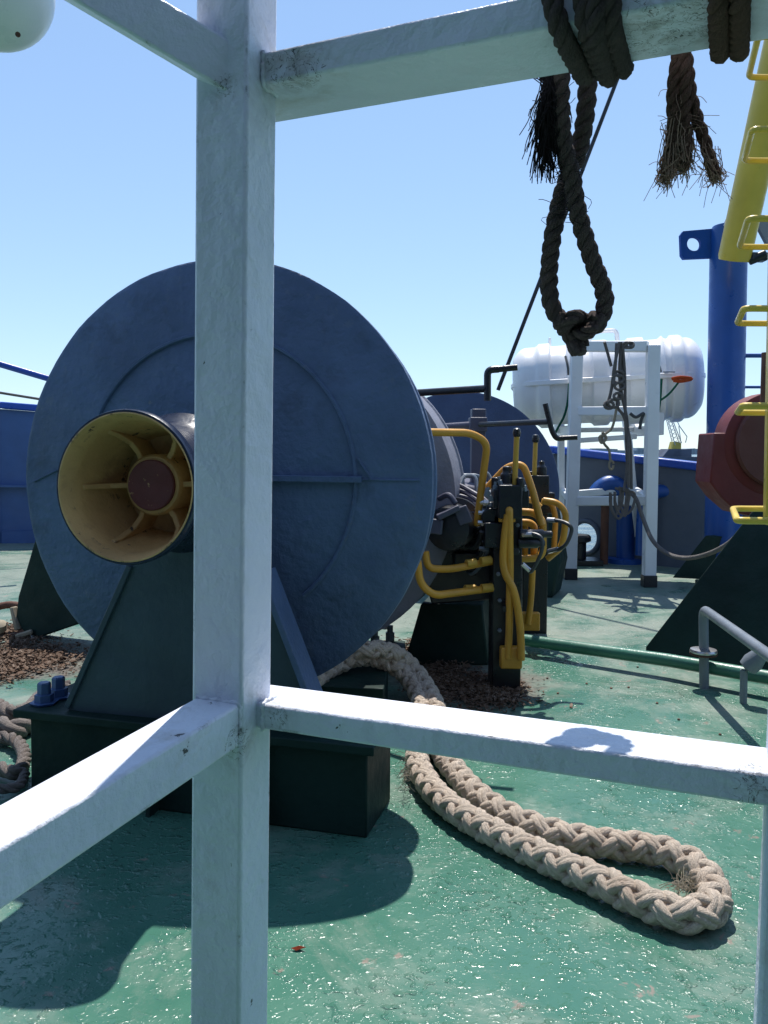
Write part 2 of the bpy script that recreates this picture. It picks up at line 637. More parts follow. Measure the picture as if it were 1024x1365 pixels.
# ------------------------------------------------------------------ unseen mass added behind the viewpoint to hold back sky light
M['blocker'] = paint('sky_blocker_paint', (.10, .15, .24), .5, .15, None, 0, .2)
blk = thing('sky_blocker', (0, -2.4, 0), 'grey stepped mass with an overhang, added out of view behind the railing to block sky light', 'sky_blocker')
MB().prism([V(-7, -2.4, 0), V(5.5, -2.4, 0), V(5.5, -8, 0), V(-7, -8, 0)], UP * 2.7).build('lower_block', M['blocker'], blk, smooth=False)
MB().prism([V(-7.5, -.35, 2.7), V(6, -.35, 2.7), V(6, -8.5, 2.7), V(-7.5, -8.5, 2.7)], UP * .14).build('overhang_slab', M['blocker'], blk, smooth=False)
MB().prism([V(-6.5, -1.1, 2.84), V(5, -1.1, 2.84), V(5, -8, 2.84), V(-6.5, -8, 2.84)], UP * 3.4).build('upper_block', M['blocker'], blk, smooth=False)

# ------------------------------------------------------------------ white guard frame
TH = 23.4
RX = V(math.cos(R_(TH)), -math.sin(R_(TH)), 0)
LX = V(-math.sin(R_(TH)), -math.cos(R_(TH)), 0)
FR = thing('guard_railing', G(310, 1365, 0) * 1.0, 'white painted square steel railing frame with posts and rails in the foreground', 'railing')
FR.location = (-.2, 1.06, 0)
wA, wB = .079, .073


def post(px_top, px_bot, d, name='post'):
    ct, cb = P(px_top[0], px_top[1], d), P(px_bot[0], px_bot[1], d)
    k = (ct - cb) / (ct.z - cb.z)
    lo = cb + k * (0 - cb.z)
    hi = cb + k * (2.35 - cb.z)
    return MB().prism([lo, lo - RX * wA, lo - RX * wA - LX * wB, lo - LX * wB], hi - lo).build(name, M['white'], FR, bevel=.005)


post((330, 0), (319, 1365), 1.03)
post((1195, 0), (1126, 1365), .79)


def rail(a, b, wvec, h, bev=.004, name='rail'):
    a, b = Vector(a), Vector(b)
    return MB().prism([a, b, b + wvec, a + wvec], V(0, 0, -h)).build(name, M['white'], FR, bevel=bev)


BK = -LX
# right lower, right upper, left lower, left upper
RL_A, RL_B = P(335, 936.5, 1.066), P(1100, 1043, .788)
rail(RL_A + (RL_A - RL_B) * .045, RL_B, BK * .085, .034)
RU_A, RU_B = P(338, 72, 1.066), P(1100, -92, .788)
rail(RU_A + (RU_A - RU_B) * .075, RU_B, BK * .115, .041)
a0, b0 = P(320, 938, 1.034), P(0, 1131, .695)
rail(a0, a0 + (b0 - a0) * 1.5, -RX * .068, .056)
a0, b0 = P(318, 60, 1.045), P(60, -98, .98)
rail(a0, b0, -RX * .008 + BK * .035, .066, name='brace')



def weld(pts, r=.0035):
    f = resample(spline(pts, 1), .004)
    f = [p + V(random.gauss(0, .0007), random.gauss(0, .0007), random.gauss(0, .0007)) for p in f]
    MB().tube(f, [r * random.uniform(.75, 1.2) for _ in f], 7).build('weld_bead', M['white'], FR, angle=80)


def seg_at(a, b, t, h, x):                      # rail section at the post's right face
    return a + (b - a) * t


qa = P(362, 940, 1.058)
for (A, B, wd, h) in ((RL_A, RL_B, .085, .034), (RU_A, RU_B, .115, .041)):
    u = (B - A).normalized()
    c0 = P(331, 940, 1.03); n0 = RX
    t = (V(c0.x, c0.y, A.z) - A).dot(n0) / u.dot(n0)
    k = A + u * (t + .001)
    weld([k + BK * .036, k, k - UP * h, k - UP * h + BK * .036])
k = P(319, 938, 1.033)
weld([k - RX * .067, k, k - UP * .056])
k = P(318, 60, 1.044)
weld([k - RX * .06 + UP * .02, k, k - UP * .066])

# ------------------------------------------------------------------ mooring winch
WT = 13.5
AX = V(math.sin(R_(WT)), math.cos(R_(WT)), 0)
EX = V(math.cos(R_(WT)), -math.sin(R_(WT)), 0)
F0 = P(287, 640, 3.0)
FM = P(287, 640, 3.5)                        # middle of the machinery behind the front drum
SZ = .857
WN = thing('mooring_winch', (F0.x, F0.y, 0), 'big blue grey double drum mooring winch with a cream warping head', 'winch')


def AS(s, e=0, z=0):
    return F0 + AX * s * SZ + EX * e * SZ + UP * z * SZ


def LP(prof):
    return [(r * SZ, t * SZ) for r, t in prof]


def rough_rim(m, amt, lo):
    ph = [random.uniform(0, 6.28) for _ in range(5)]
    for i, v in enumerate(m.v):
        d = v - F0
        e, z = d.dot(EX), d.z
        r = math.hypot(e, z)
        if r > lo:
            a = math.atan2(z, e)
            k = 1 + amt * (math.sin(3 * a + ph[0]) * .5 + math.sin(7 * a + ph[1]) * .35 + math.sin(17 * a + ph[2]) * .25 + math.sin(31 * a + ph[3]) * .2)
            m.v[i] = F0 + AX * d.dot(AX) + (EX * e + UP * z) * k
    return m


# front drum
fl = MB()
fl.lathe(LP([(.14, -.0), (.93, 0), (.95, .012), (.95, .05), (.93, .062), (.3, .062)]), F0, AX, 96)
rough_rim(fl, .0035, .6)
front = fl.build('front_flange', M['winch'], WN)
m = MB()
arc = [AS(-.004, .63 * math.cos(R_(a)), .63 * math.sin(R_(a))) for a in range(-50, 172, 3)]
m.tube(arc, .0085, 6)
m.build('weld_ring', M['winch'], front)
m = MB().bar(AS(-.012, .12, .012), AS(-.012, .66, .012), .03, .022)
m.build('stiffener', M['winch'], front, bevel=.002)
m = MB()
m.bar(AS(-.002, .66, .012), AS(-.002, .90, .012), .008, .007)
m.bar(AS(-.002, -.90, -.02), AS(-.002, -.72, .06), .008, .007)
m.bar(AS(-.004, .64, .10), AS(-.004, .70, .01), .012, .006)
m.build('weld_seam', M['winch'], front, bevel=.002)['kind'] = 'stuff'
MB().lathe(LP([(.42, .06), (.42, .27)]), F0, AX, 64).build('drum_barrel', M['winch'], WN)
MB().lathe(LP([(.42, .265), (.90, .265), (.92, .28), (.92, .305), (.90, .32), (.2, .32)]), F0, AX, 96).build('rear_flange', M['winch'], WN)
# shaft and bearing
MB().lathe(LP([(.085, -.35), (.085, 0.0)]), F0, AX, 32).build('shaft', M['bell'], WN)
MB().lathe([(.085, 0.0), (.085, 3.2)], FM, AX, 32).build('drive_shaft', M['winch2'], WN)
# warping head: hollow bell
bell = MB()
RIM = -.72
bell.lathe(LP([(.272, RIM + .012), (.268, RIM), (.258, RIM), (.253, RIM + .01), (.244, RIM + .05), (.236, RIM + .09), (.224, RIM + .16), (.200, RIM + .30), (.19, RIM + .335), (.10, RIM + .335), (.10, RIM + .42), (.268, RIM + .42), (.276, RIM + .41), (.276, RIM + .395), (.245, RIM + .36), (.226, RIM + .28), (.232, RIM + .2), (.246, RIM + .10), (.270, RIM + .04)]), F0, AX, 72, closed=True)
wh = bell.build('warping_head', M['bell'], WN, angle=60)
m = MB()
m.lathe(LP([(.2605, RIM - .0025), (.256, RIM - .0035), (.249, RIM + .01), (.241, RIM + .05), (.238, RIM + .056), (.233, RIM + .09), (.221, RIM + .16), (.197, RIM + .30), (.187, RIM + .330), (.09, RIM + .332), (.09, RIM + .3345), (.189, RIM + .3335), (.2235, RIM + .16), (.2355, RIM + .09), (.2435, RIM + .05), (.2525, RIM + .008), (.258, RIM - .0005)]), F0, AX, 72, closed=True)
m.build('cream_lining', M['cream'], wh, angle=60)
m = MB()
for k in range(6):
    a = R_(k * 60 + 2)
    u = EX * math.cos(a) + UP * math.sin(a)
    v = AX.cross(u).normalized() * .009
    p = [(.10, .205), (.14, .215), (.18, .20), (.215, .14), (.226, .10), (.234, .10), (.222, .17), (.19, .33), (.10, .33)]
    m.prism([F0 + AX * (RIM + s) * SZ + u * r * SZ - v for r, s in p], v * 2)
    m.build('spoke', M['cream'], wh, bevel=.004)
    m = MB()
MB().lathe(LP([(.092, RIM + .188), (.106, RIM + .192), (.114, RIM + .205), (.114, RIM + .332)]), F0, AX, 40).build('hub_sleeve', M['cream'], wh)
MB().lathe(LP([(.06, RIM + .174), (.090, RIM + .174), (.094, RIM + .178), (.094, RIM + .2)]), F0, AX, 40).build('hub', M['hub'], wh)
# pedestal between head and flange
po = AS(-.24)
pts = [PL(x, y, po, AX) for x, y in ((97, 944), (180, 752), (200, 700), (240, 640), (300, 625), (335, 660), (355, 760), (441, 985))]
m = MB().prism([p - AX * .03 for p in pts], AX * .06)
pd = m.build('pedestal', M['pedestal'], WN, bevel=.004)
m = MB()
m.bar(pts[1] + AX * .01, pts[0] + AX * .01 + UP * .012, .10, .022, AX.cross(pts[1] - pts[0]))
m.build('pedestal_edge', M['pedestal'], pd, bevel=.003)
m = MB().bar(pts[6], pts[7], .12, .022, AX.cross(pts[7] - pts[6]))
m.build('pedestal_edge', M['winch'], pd, bevel=.003)
MB().lathe(LP([(.12, -.25), (.15, -.24), (.15, -.03), (.12, -.02)]), F0, AX, 40).build('bearing', M['winch'], WN)
# green foundation
fz = .31
fr = G(489, 1118, 0); fr0 = fr.copy()
fl_ = G(40, 944, fz); fl_.z = 0
fe = (fl_ - fr).normalized(); fb = V(-fe.y, fe.x, 0)
if fb.y < 0:
    fb = -fb
fL = (fl_ - fr).length
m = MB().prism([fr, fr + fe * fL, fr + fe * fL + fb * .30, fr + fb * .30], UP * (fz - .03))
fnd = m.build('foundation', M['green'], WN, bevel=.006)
m = MB().prism([fr - fb * .03 - fe * .03 + UP * (fz - .03), fr + fe * (fL + .05) - fb * .03 + UP * (fz - .03), fr + fe * (fL + .05) + fb * .33 + UP * (fz - .03), fr - fe * .03 + fb * .33 + UP * (fz - .03)], UP * .03)
m.build('base_plate', M['green'], fnd, bevel=.004)
for (x, y) in ((59, 938), (78, 930)):
    b = G(x, y, fz)
    m = MB().lathe([(.046, 0), (.052, .008), (.034, .0085), (.034, .036), (.024, .037), (.024, .075), (.020, .08)], b, UP, 6)
    m.build('bolt', M['boltblue'], WN, smooth=False)
for e in (.35, .75):
    q = fr + fe * e
    MB().prism([q - fb * .06, q - fb * .002, q - fb * .002 + UP * (fz - .035), q - fb * .03 + UP * (fz - .035)], fe * .015).build('gusset', M['green'], fnd)
# rear support and block under the drum
c = G(512, 908, .16)
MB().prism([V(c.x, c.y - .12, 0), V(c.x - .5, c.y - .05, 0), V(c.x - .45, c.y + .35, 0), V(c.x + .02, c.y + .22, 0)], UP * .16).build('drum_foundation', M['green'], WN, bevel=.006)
lp = [(52, 700), (36, 755), (24, 795), (21, 822), (30, 842), (52, 850), (105, 832), (210, 800), (210, 700)]
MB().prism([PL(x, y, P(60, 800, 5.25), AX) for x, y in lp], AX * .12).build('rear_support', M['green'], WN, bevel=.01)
for (x, y) in ((500, 848), (520, 842), (513, 826)):
    MB().lathe([(.03, 0), (.03, .05), (.02, .052), (.02, .09)], G(x, y + 12, .12), UP, 6).build('bolt', M['grey'], WN, smooth=False)
MB().box(G(512, 868, .1) + V(0, .05, -.04), (.25, .25, .12)).build('bolt_block', M['green'], WN, bevel=.006)
# brake drum, gear case
m = MB().lathe([(.2, 1.05), (.80, 1.05), (.83, 1.06), (.83, 1.08), (.82, 1.09), (.82, 1.42), (.83, 1.43), (.83, 1.46), (.2, 1.46)], FM - UP * .14 + EX * .06, AX, 72)
m.build('brake_drum', M['band'], WN)
MB().lathe([(.3, .33), (.55, .33), (.55, .9), (.3, 1.1)], FM - UP * .05, AX, 48).build('clutch_housing', M['winch2'], WN)
g0, g1 = P(590, 640, 4.85), P(668, 795, 4.85)
m = MB()
m.prism([V(g0.x, 4.85, g1.z), V(g1.x, 4.85, g1.z), V(g1.x, 4.85, g0.z - .14), V(g1.x - .1, 4.85, g0.z - .05), V(g0.x, 4.85, g0.z)], AX * .75)
gc = m.build('gear_case', M['winch2'], WN, bevel=.02)
m = MB()
for k in range(4):
    y0 = 642 + k * 3
    m.tube(fillet([P(588, y0 + k * 6, 4.62 - k * .03), P(612 + k * 6, 646 + k * 8, 4.6 - k * .03), P(650, 668 + k * 9, 4.45 - k * .03), P(664, 690 + k * 9, 4.42)], .06), .014, 8)
m.build('hydraulic_pipe', M['winch2'], WN)
m = MB()
m.tube(fillet([P(586, 652, 4.7), P(586, 634, 4.75), P(640, 634, 4.8), P(648, 652, 4.8)], .04), .013, 8)
m.tube(fillet([P(612, 650, 4.6), P(618, 634, 4.65), P(634, 634, 4.65), P(636, 656, 4.6)], .05), .012, 8)
m.tube(fillet([P(640, 650, 4.55), P(648, 628, 4.6), P(655, 640, 4.6), P(652, 662, 4.5)], .05), .012, 8)
m.build('hydraulic_pipe', M['grey'], WN)
m = MB()
for k in range(34):
    x, y = random.uniform(586, 652), random.uniform(650, 752)
    if y < 650 + (x - 586) * .35:
        continue
    p = P(x, y, random.uniform(4.42, 4.6))
    if random.random() < .5:
        m.box(p, (random.uniform(.03, .09), random.uniform(.04, .1), random.uniform(.03, .10)))
    else:
        r_ = random.uniform(.015, .04)
        m.lathe([(r_ * .6, -.05), (r_, -.04), (r_, .03), (r_ * .7, .035), (r_ * .7, .06)], p, V(random.choice((0, 1)), -.5, random.choice((0, 1)) + .01), 10)
m.build('valve_manifold', M['black'], WN, bevel=.004)['kind'] = 'stuff'
m = MB()
m.prism([P(x, y, 4.42) for x, y in ((556, 735), (585, 700), (640, 690), (655, 720), (655, 800), (575, 806))], AX * .25)
m.box(P(640, 700, 4.4), (.12, .1, .16))
m.box(P(622, 748, 4.38), (.14, .06, .10))
m.build('brake_housing', M['black'], WN, bevel=.01)
ctr = P(603, 702, 4.3)
m = MB().lathe([(.05, -.16), (.11, -.15), (.12, -.1), (.12, .08), (.15, .09), (.15, .14), (.12, .15), (.12, .4)], ctr, AX, 28)
mt = m.build('hydraulic_motor', M['black'], WN)
m = MB()
m.bar(P(583, 690, 4.12), P(612, 676, 4.12), .07, .03)
m.bar(P(582, 692, 4.12), P(580, 712, 4.12), .07, .03, AX)
m.bar(P(613, 676, 4.12), P(622, 698, 4.12), .07, .02, AX)
m.tube(spline([P(585, 665, 4.2), P(598, 660, 4.15), P(608, 672, 4.12)], 8), .016, 8)
m.build('motor_bracket', M['winch2'], mt, bevel=.006)
q = [G(538, 888, 0), G(652, 888, 0)]
m = MB().prism([V(q[0].x, 4.68, 0), V(q[1].x, 4.68, 0), V(q[1].x - .04, 4.68, .36), V(q[0].x + .1, 4.68, .36)], V(.2, .9, 0))
m.build('gear_foundation', M['green'], WN, bevel=.01)
# far drum
FC = P(612, 652, 7.3); FC.z = .90
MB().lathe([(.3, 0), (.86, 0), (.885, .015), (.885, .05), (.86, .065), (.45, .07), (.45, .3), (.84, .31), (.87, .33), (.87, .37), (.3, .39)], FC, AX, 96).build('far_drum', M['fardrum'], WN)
MB().prism([V(FC.x - .5, FC.y - .1, 0), V(FC.x + .76, FC.y - .45, 0), V(FC.x + .82, FC.y - .45, .3), V(FC.x + .72, FC.y - .45, .85), V(FC.x - .1, FC.y - .1, .85)], V(.16, .4, 0)).build('far_support', M['green'], WN, bevel=.02)
m = MB()
c = P(638, 620, 5.3)
m.box(P(637, 610, 5.2), (.09, .1, .62))
m.box(P(637, 566, 5.18), (.11, .12, .09))
m.build('crank_bracket', M['winch2'], WN, bevel=.006)


def crank(shaft, arm, handle, r, name='brake_crank'):
    m = MB()
    m.tube(shaft, r, 12)
    m.tube(arm, r * .95, 12)
    c = m.build(name, M['black'], WN)
    MB().tube(handle, r * .85, 12).build('handle', M['black'], c)
    return c


crank([P(500, 527, 4.15), P(649, 518, 3.72)], fillet([P(650, 534, 3.72), P(650, 493, 3.72), P(665, 492, 3.72)], .03), [P(660, 492.5, 3.72), P(690, 489.5, 3.7)], .0175)
crank([P(640, 566, 5.1), P(732, 562, 4.6)], fillet([P(727, 538, 4.6), P(736, 575, 4.6), P(742, 585, 4.6), P(752, 584, 4.6)], .05), [P(750, 584, 4.6), P(770, 583, 4.58)], .0165)
m = MB().tube([P(590, 569, 5.35), P(634, 566, 5.15)], .022, 12)
m.build('crank_shaft', M['winch2'], WN)

# ------------------------------------------------------------------ control stands
YR = .0195


def pipe(pts, r, mat, par, name='pipe', rad=.07):
    return MB().tube(fillet(pts, rad), r, 12).build(name, mat, par)


cs = thing('control_stand', G(677, 925), 'nearer black winch control stand with crossed yellow pipes down its front', 'control stand')
d1 = 4.15
b = G(675, 922)
MB().box(V(b.x, d1 + .1, .46), (.15, .16, .92)).build('column', M['black'], cs, bevel=.006)
vb = MB()
vb.box(P(678, 668, d1), (.12, .14, .17))
vb.box(P(664, 664, d1 + .02), (.06, .12, .10))
vb.box(P(697, 664, d1 + .02), (.05, .10, .09))
vb.lathe([(.035, 0), (.035, .05), (.024, .06), (.024, .09)], P(676, 645, d1), UP, 12)
vb.lathe([(.028, 0), (.028, .06)], P(662, 652, d1), UP, 8)
vb.lathe([(.022, 0), (.022, .05)], P(694, 650, d1 - .05), UP, 8)
vb.lathe([(.03, 0), (.03, .05)], P(688, 655, d1 + .1), UP, 8)
vb.lathe([(.05, 0), (.05, .16)], P(655, 690, d1 + .02), V(0, 1, 0), 12)
vb.box(P(657, 712, d1 + .05), (.10, .13, .13))
vb.lathe([(.026, 0), (.026, .12), (.018, .13), (.018, .17)], P(692, 712, d1 - .02), V(1, 0, 0), 10)
vb.lathe([(.026, 0), (.026, .10), (.018, .11), (.018, .14)], P(690, 724, d1 - .02), V(1, 0, 0), 10)
vb.build('valve_block', M['black'], cs, bevel=.006)
lv = MB().tube([P(686, 648, d1 - .02), P(689, 582, d1 - .04)], .0145, 10).build('lever', M['lever'], cs)
MB().lathe([(.008, -.005), (.018, 0), (.021, .02), (.018, .038), (.006, .046)], P(689, 582, d1 - .04), UP, 14).build('knob', M['knob'], lv)
# crossed pipes on the column front
m = MB()
m.tube(spline([P(677, 686, d1 - .07), P(673, 715, d1 - .07), P(671, 745, d1 - .07), P(674, 765, d1 - .08), P(684, 785, d1 - .085), P(690, 810, d1 - .085), P(694, 845, d1 - .08), P(695, 880, d1 - .08)], 8), YR, 10)
m.build('pipe', M['yellow'], cs)
MB().tube(fillet([P(679, 684, d1 - .04), P(679, 678, d1 - .075), P(680, 760, d1 - .065), P(679, 840, d1 - .05), P(677, 878, d1 - .05)], .03), YR, 10).build('pipe', M['yellow'], cs)
MB().box(P(676, 684, d1 - .045), (.085, .02, .09)).build('clamp_plate', M['yellow'], cs, bevel=.004)
MB().box(P(681, 876, d1 - .03), (.11, .06, .11)).build('foot_bracket', M['yellow'], cs, bevel=.008)
# hoops to the winch
pipe([P(560, 576, 4.0), P(628, 577, 4.12), P(650, 590, 4.15), P(642, 650, 4.2), P(636, 700, 4.25)], YR, M['yellow'], cs, rad=.12)
pipe([P(650, 650, 4.35), P(676, 622, 4.3), P(697, 618, 4.28), P(709, 650, 4.25), P(722, 700, 4.22)], YR, M['yellow'], cs, rad=.08)
pipe([P(567, 735, 4.1), P(570, 758, 4.1), P(600, 759, 4.12), P(656, 748, 4.2)], YR, M['yellow'], cs, rad=.08)
pipe([P(556, 745, 4.0), P(560, 778, 4.0), P(578, 794, 4.02), P(656, 784, 4.18)], YR, M['yellow'], cs, rad=.10)
for (a, b) in (((622, 751.5), (634, 749.5)), ((641, 748), (654, 746)), ((620, 785), (634, 784.5)), ((642, 784), (656, 782.5))):
    MB().tube([P(a[0], a[1], 4.14), P(b[0], b[1], 4.16)], .021, 12).build('fitting', M['lever'], cs)
pipe([P(690, 682, 4.3), P(712, 683, 4.3), P(724, 694, 4.3), P(724, 744, 4.3), P(694, 745, 4.3)], YR, M['yellow'], cs, rad=.07)
pipe([P(690, 696, 4.35), P(713, 697, 4.35), P(712, 744, 4.35)], YR, M['yellow'], cs, rad=.05)
pipe([P(700, 697, 4.38), P(700, 745, 4.38)], .017, M['yellow'], cs)
pipe([P(696, 664, 4.45), P(712, 668, 4.5), P(720, 676, 4.5)], .018, M['yellow'], cs)
hz = [P(700, 712, 4.1), P(712, 712, 4.08), P(722, 718, 4.05), P(722, 735, 4.05), P(712, 757, 4.08), P(706, 762, 4.1), P(698, 754, 4.1)]
MB().tube(spline(hz, 8), .010, 8).build('hose', M['hose'], cs)
MB().tube([P(697, 713, 4.11), P(710, 712, 4.08)], .013, 8).build('hose_fitting', M['steel'], cs)
MB().tube([P(696, 752, 4.1), P(706, 761, 4.1)], .013, 8).build('hose_fitting', M['steel'], cs)
for (x, y) in ((660, 655), (668, 648), (690, 648), (655, 668), (700, 655), (648, 662)):
    MB().lathe([(.014, 0), (.014, .03), (.009, .032), (.009, .05)], P(x, y, d1 - .02), V(random.uniform(-.3, .3), 0, 1), 6).build('plug', M['grey'], cs, smooth=False)

for k in range(9):
    a = (random.uniform(590, 640), random.uniform(655, 760))
    e_ = (random.uniform(650, 662), random.uniform(660, 740))
    sag = random.uniform(5, 35)
    MB().tube(spline([P(*a, 4.6), P((a[0] * 2 + e_[0]) / 3, (a[1] + e_[1]) / 2 + sag, 4.4), P((a[0] + e_[0] * 2) / 3, (a[1] + e_[1]) / 2 + sag * .8, 4.3), P(*e_, 4.22)], 8), random.choice((.009, .012, .015)), 8).build('hose', M[random.choice(('hose', 'black', 'grey'))], cs)
    MB().lathe([(.016, 0), (.018, .004), (.018, .03), (.012, .032), (.012, .05)], P(*e_, 4.2), V(-1, .2, .1), 6).build('hose_fitting', M[random.choice(('steel', 'grey', 'black'))], cs, smooth=False)
for (x, y) in ((664, 765), (666, 800), (666, 840), (690, 700), (690, 735)):
    MB().lathe([(.011, 0), (.011, .012), (.006, .013), (.006, .02)], P(x, y, d1 + .018), V(0, -1, 0), 6).build('bolt', M['grey'], cs, smooth=False)
MB().box(P(680, 735, d1 - .055), (.09, .012, .03)).build('pipe_clamp', M['black'], cs, bevel=.003)
MB().box(P(683, 812, d1 - .055), (.10, .012, .03)).build('pipe_clamp', M['black'], cs, bevel=.003)

cs2 = thing('control_stand', G(715, 845), 'farther black winch control stand, half hidden, yellow pipe loops on its right', 'control stand')
d2 = 5.5
b = G(715, 843)
MB().box(V(b.x - .02, d2 + .08, .45), (.17, .15, .9)).build('column', M['black'], cs2, bevel=.006)
vb = MB()
vb.box(P(716, 655, d2), (.14, .14, .22))
vb.box(P(728, 670, d2), (.10, .12, .14))
vb.lathe([(.035, 0), (.035, .06), (.02, .07), (.02, .1)], P(722, 634, d2), UP, 10)
vb.lathe([(.03, 0), (.03, .06)], P(708, 640, d2), UP, 10)
vb.build('valve_block', M['black'], cs2, bevel=.006)
lv = MB().tube([P(712, 645, d2 - .03), P(714, 590, d2 - .05)], .016, 10).build('lever', M['lever'], cs2)
MB().lathe([(.008, -.005), (.022, 0), (.026, .025), (.02, .045), (.006, .052)], P(714, 589, d2 - .05), UP, 14).build('knob', M['knob'], cs2 if False else lv)
pipe([P(725, 667, 5.3), P(744, 670, 5.25), P(755, 684, 5.25), P(752, 715, 5.25), P(748, 730, 5.25), P(730, 745, 5.3)], .021, M['yellow'], cs2, rad=.10)
pipe([P(722, 668, 5.35), P(736, 671, 5.35), P(741, 690, 5.35), P(738, 740, 5.35)], .019, M['yellow'], cs2, rad=.08)
pipe([P(710, 760, 5.25), P(708, 800, 5.25), P(704, 832, 5.25)], .021, M['yellow'], cs2)
MB().box(P(706, 828, 5.28), (.13, .05, .12)).build('foot_bracket', M['yellow'], cs2, bevel=.008)
MB().tube(spline([P(733, 693, 5.2), P(748, 695, 5.15), P(759, 700, 5.1), P(762, 708, 5.1), P(755, 725, 5.1), P(744, 733, 5.15), P(732, 735, 5.2)], 8), .0125, 8).build('hose', M['hose'], cs2)
MB().tube([P(730, 693, 5.2), P(740, 693.5, 5.17)], .016, 8).build('hose_fitting', M['steel'], cs2)
MB().tube([P(731, 735, 5.2), P(744, 732, 5.15)], .016, 8).build('hose_fitting', M['steel'], cs2)


# ------------------------------------------------------------------ ropes
def twisted(m, pts, R, pitch, strands=3, n=8, phase=0.0):
    pts = resample(pts, R * .45)
    T, N, B = frames(pts)
    L = 0.0
    Ls = [0.0]
    for a, b in zip(pts, pts[1:]):
        L += (b - a).length
        Ls.append(L)
    for k in range(strands):
        q = []
        for i, p in enumerate(pts):
            a = phase + 2 * math.pi * (Ls[i] / pitch + k / strands)
            q.append(p + (N[i] * math.cos(a) + B[i] * math.sin(a)) * R * .52)
        m.tube(q, R * .55, n)
    return m


def braid(m, pts, R, pitch, n=8):
    pts = resample(pts, R * .18)
    T, N, B = frames(pts)
    Ls = [0.0]
    for a, b in zip(pts, pts[1:]):
        Ls.append(Ls[-1] + (b - a).length)
    for sgn in (1, -1):
        for k in (0, 1, 2):
            for side in (-1, 1):
                q = []
                for i, p in enumerate(pts):
                    w_ = 2 * math.pi * Ls[i] / pitch
                    a = sgn * w_ + 2 * math.pi * k / 3 + side * .26
                    rad = R * (.62 + sgn * .13 * math.cos(3 * w_))
                    q.append(p + (N[i] * math.cos(a) + B[i] * math.sin(a)) * rad)
                m.tube(q, R * .30, n)
    return m


zr = .05
lo = [(556, 1012), (568, 1040), (592, 1068), (640, 1100), (720, 1140), (800, 1175), (860, 1203), (912, 1219), (945, 1212), (952, 1190), (930, 1157), (880, 1134), (812, 1125), (742, 1112), (677, 1087), (632, 1056), (604, 1024), (590, 1004)]
path = [AS(.5, .0, -.5), G(400, 905, .22), G(440, 891, .20), G(478, 876, .235), G(515, 882, .20), G(545, 905, .12), G(562, 940, .06), G(560, 975, zr)]
path += [G(x, y, zr) for x, y in lo]
path += [G(582, 975, zr), G(580, 940, .065), G(552, 893, .15), G(520, 869, .25), G(480, 866, .28), G(440, 872, .24), AS(.6, .1, -.45)]
path_core = spline(path, 14)
rp = thing('mooring_rope', G(740, 1130), 'thick cream plaited mooring rope doubled into a long loop on the green deck', 'rope')
braid(MB().tube(resample(path_core, .03), .026, 8), path_core, .047, .25).build('plaited_rope', M['rope'], rp, angle=80)
m = MB()
for k in range(70):
    s = G(random.gauss(912, 10), random.gauss(1183, 6), random.uniform(.02, .08))
    e = s + V(random.uniform(-.05, .05), random.uniform(-.05, .05), random.uniform(-.02, .05))
    m.tube([s, s.lerp(e, .5) + V(0, 0, .01), e], .0011, 3)
m.build('loose_fibres', M['tan'], rp)['kind'] = 'stuff'
m = MB()
for k in range(60):
    s = G(random.gauss(545, 4), random.gauss(1025, 14), random.uniform(.02, .09))
    e = s + V(random.uniform(-.05, .01), random.uniform(-.03, .03), random.uniform(-.03, .03))
    m.tube([s, s.lerp(e, .5) + V(0, 0, .008), e], .0011, 3)
m.build('loose_fibres', M['tan'], rp)['kind'] = 'stuff'

# hanging dark rope loop over the upper rail
HD = 1.05
hr = thing('hanging_rope', P(770, 440, HD + .1), 'dark old rope loop with a knot hanging from the upper white rail', 'rope')


def HP(x, y):
    return P(x, y, HD + .11 * max(0, min(1, (y - 60) / 390)))


Rr = .0125
m = MB()
lp = [HP(748, 60), HP(747, 130), HP(751, 190), HP(762, 235), HP(771, 285), HP(789, 345), HP(804, 385), HP(806, 410), HP(795, 434), HP(778, 441)]
twisted(m, spline(lp, 10), Rr, .055)
lp2 = [HP(789, 60) + V(0, .02, 0), HP(787, 130) + V(0, .02, 0), HP(779, 190) + V(0, .03, 0), HP(757, 245) + V(0, .03, 0), HP(741, 310) + V(0, .02, 0), HP(734, 365) + V(0, .01, 0), HP(735, 405), HP(748, 428), HP(764, 440)]
twisted(m, spline(lp2, 10), Rr, .055)
m.build('rope_loop', M['darkrope'], hr, angle=80)
# knot: a tight ball of turns
m = MB()
kc = HP(768, 442) + V(0, -.002, 0)
kn = []
for k in range(64):
    a = k / 64 * 2 * math.pi
    kn.append(kc + V(.018 * (math.sin(a) + .6 * math.sin(2 * a)), .015 * math.cos(3 * a), .015 * (math.cos(a) - .9 * math.cos(2 * a))))
twisted(m, kn + kn[:3], .0125, .05)
kn2 = [kc + V(.019 * math.cos(a), -.010 + .012 * math.sin(2 * a), .013 * math.sin(a) + .006) for a in [i * .2 for i in range(34)]]
twisted(m, kn2, .010, .045)
twisted(m, spline([kc + V(.002, 0, -.008), kc + V(.006, -.006, -.016), kc + V(.009, -.004, -.0225)], 8), .0095, .045)
m.build('knot', M['darkrope'], hr, angle=80)
# wraps round the rail
ru = (RU_B - RU_A).normalized()


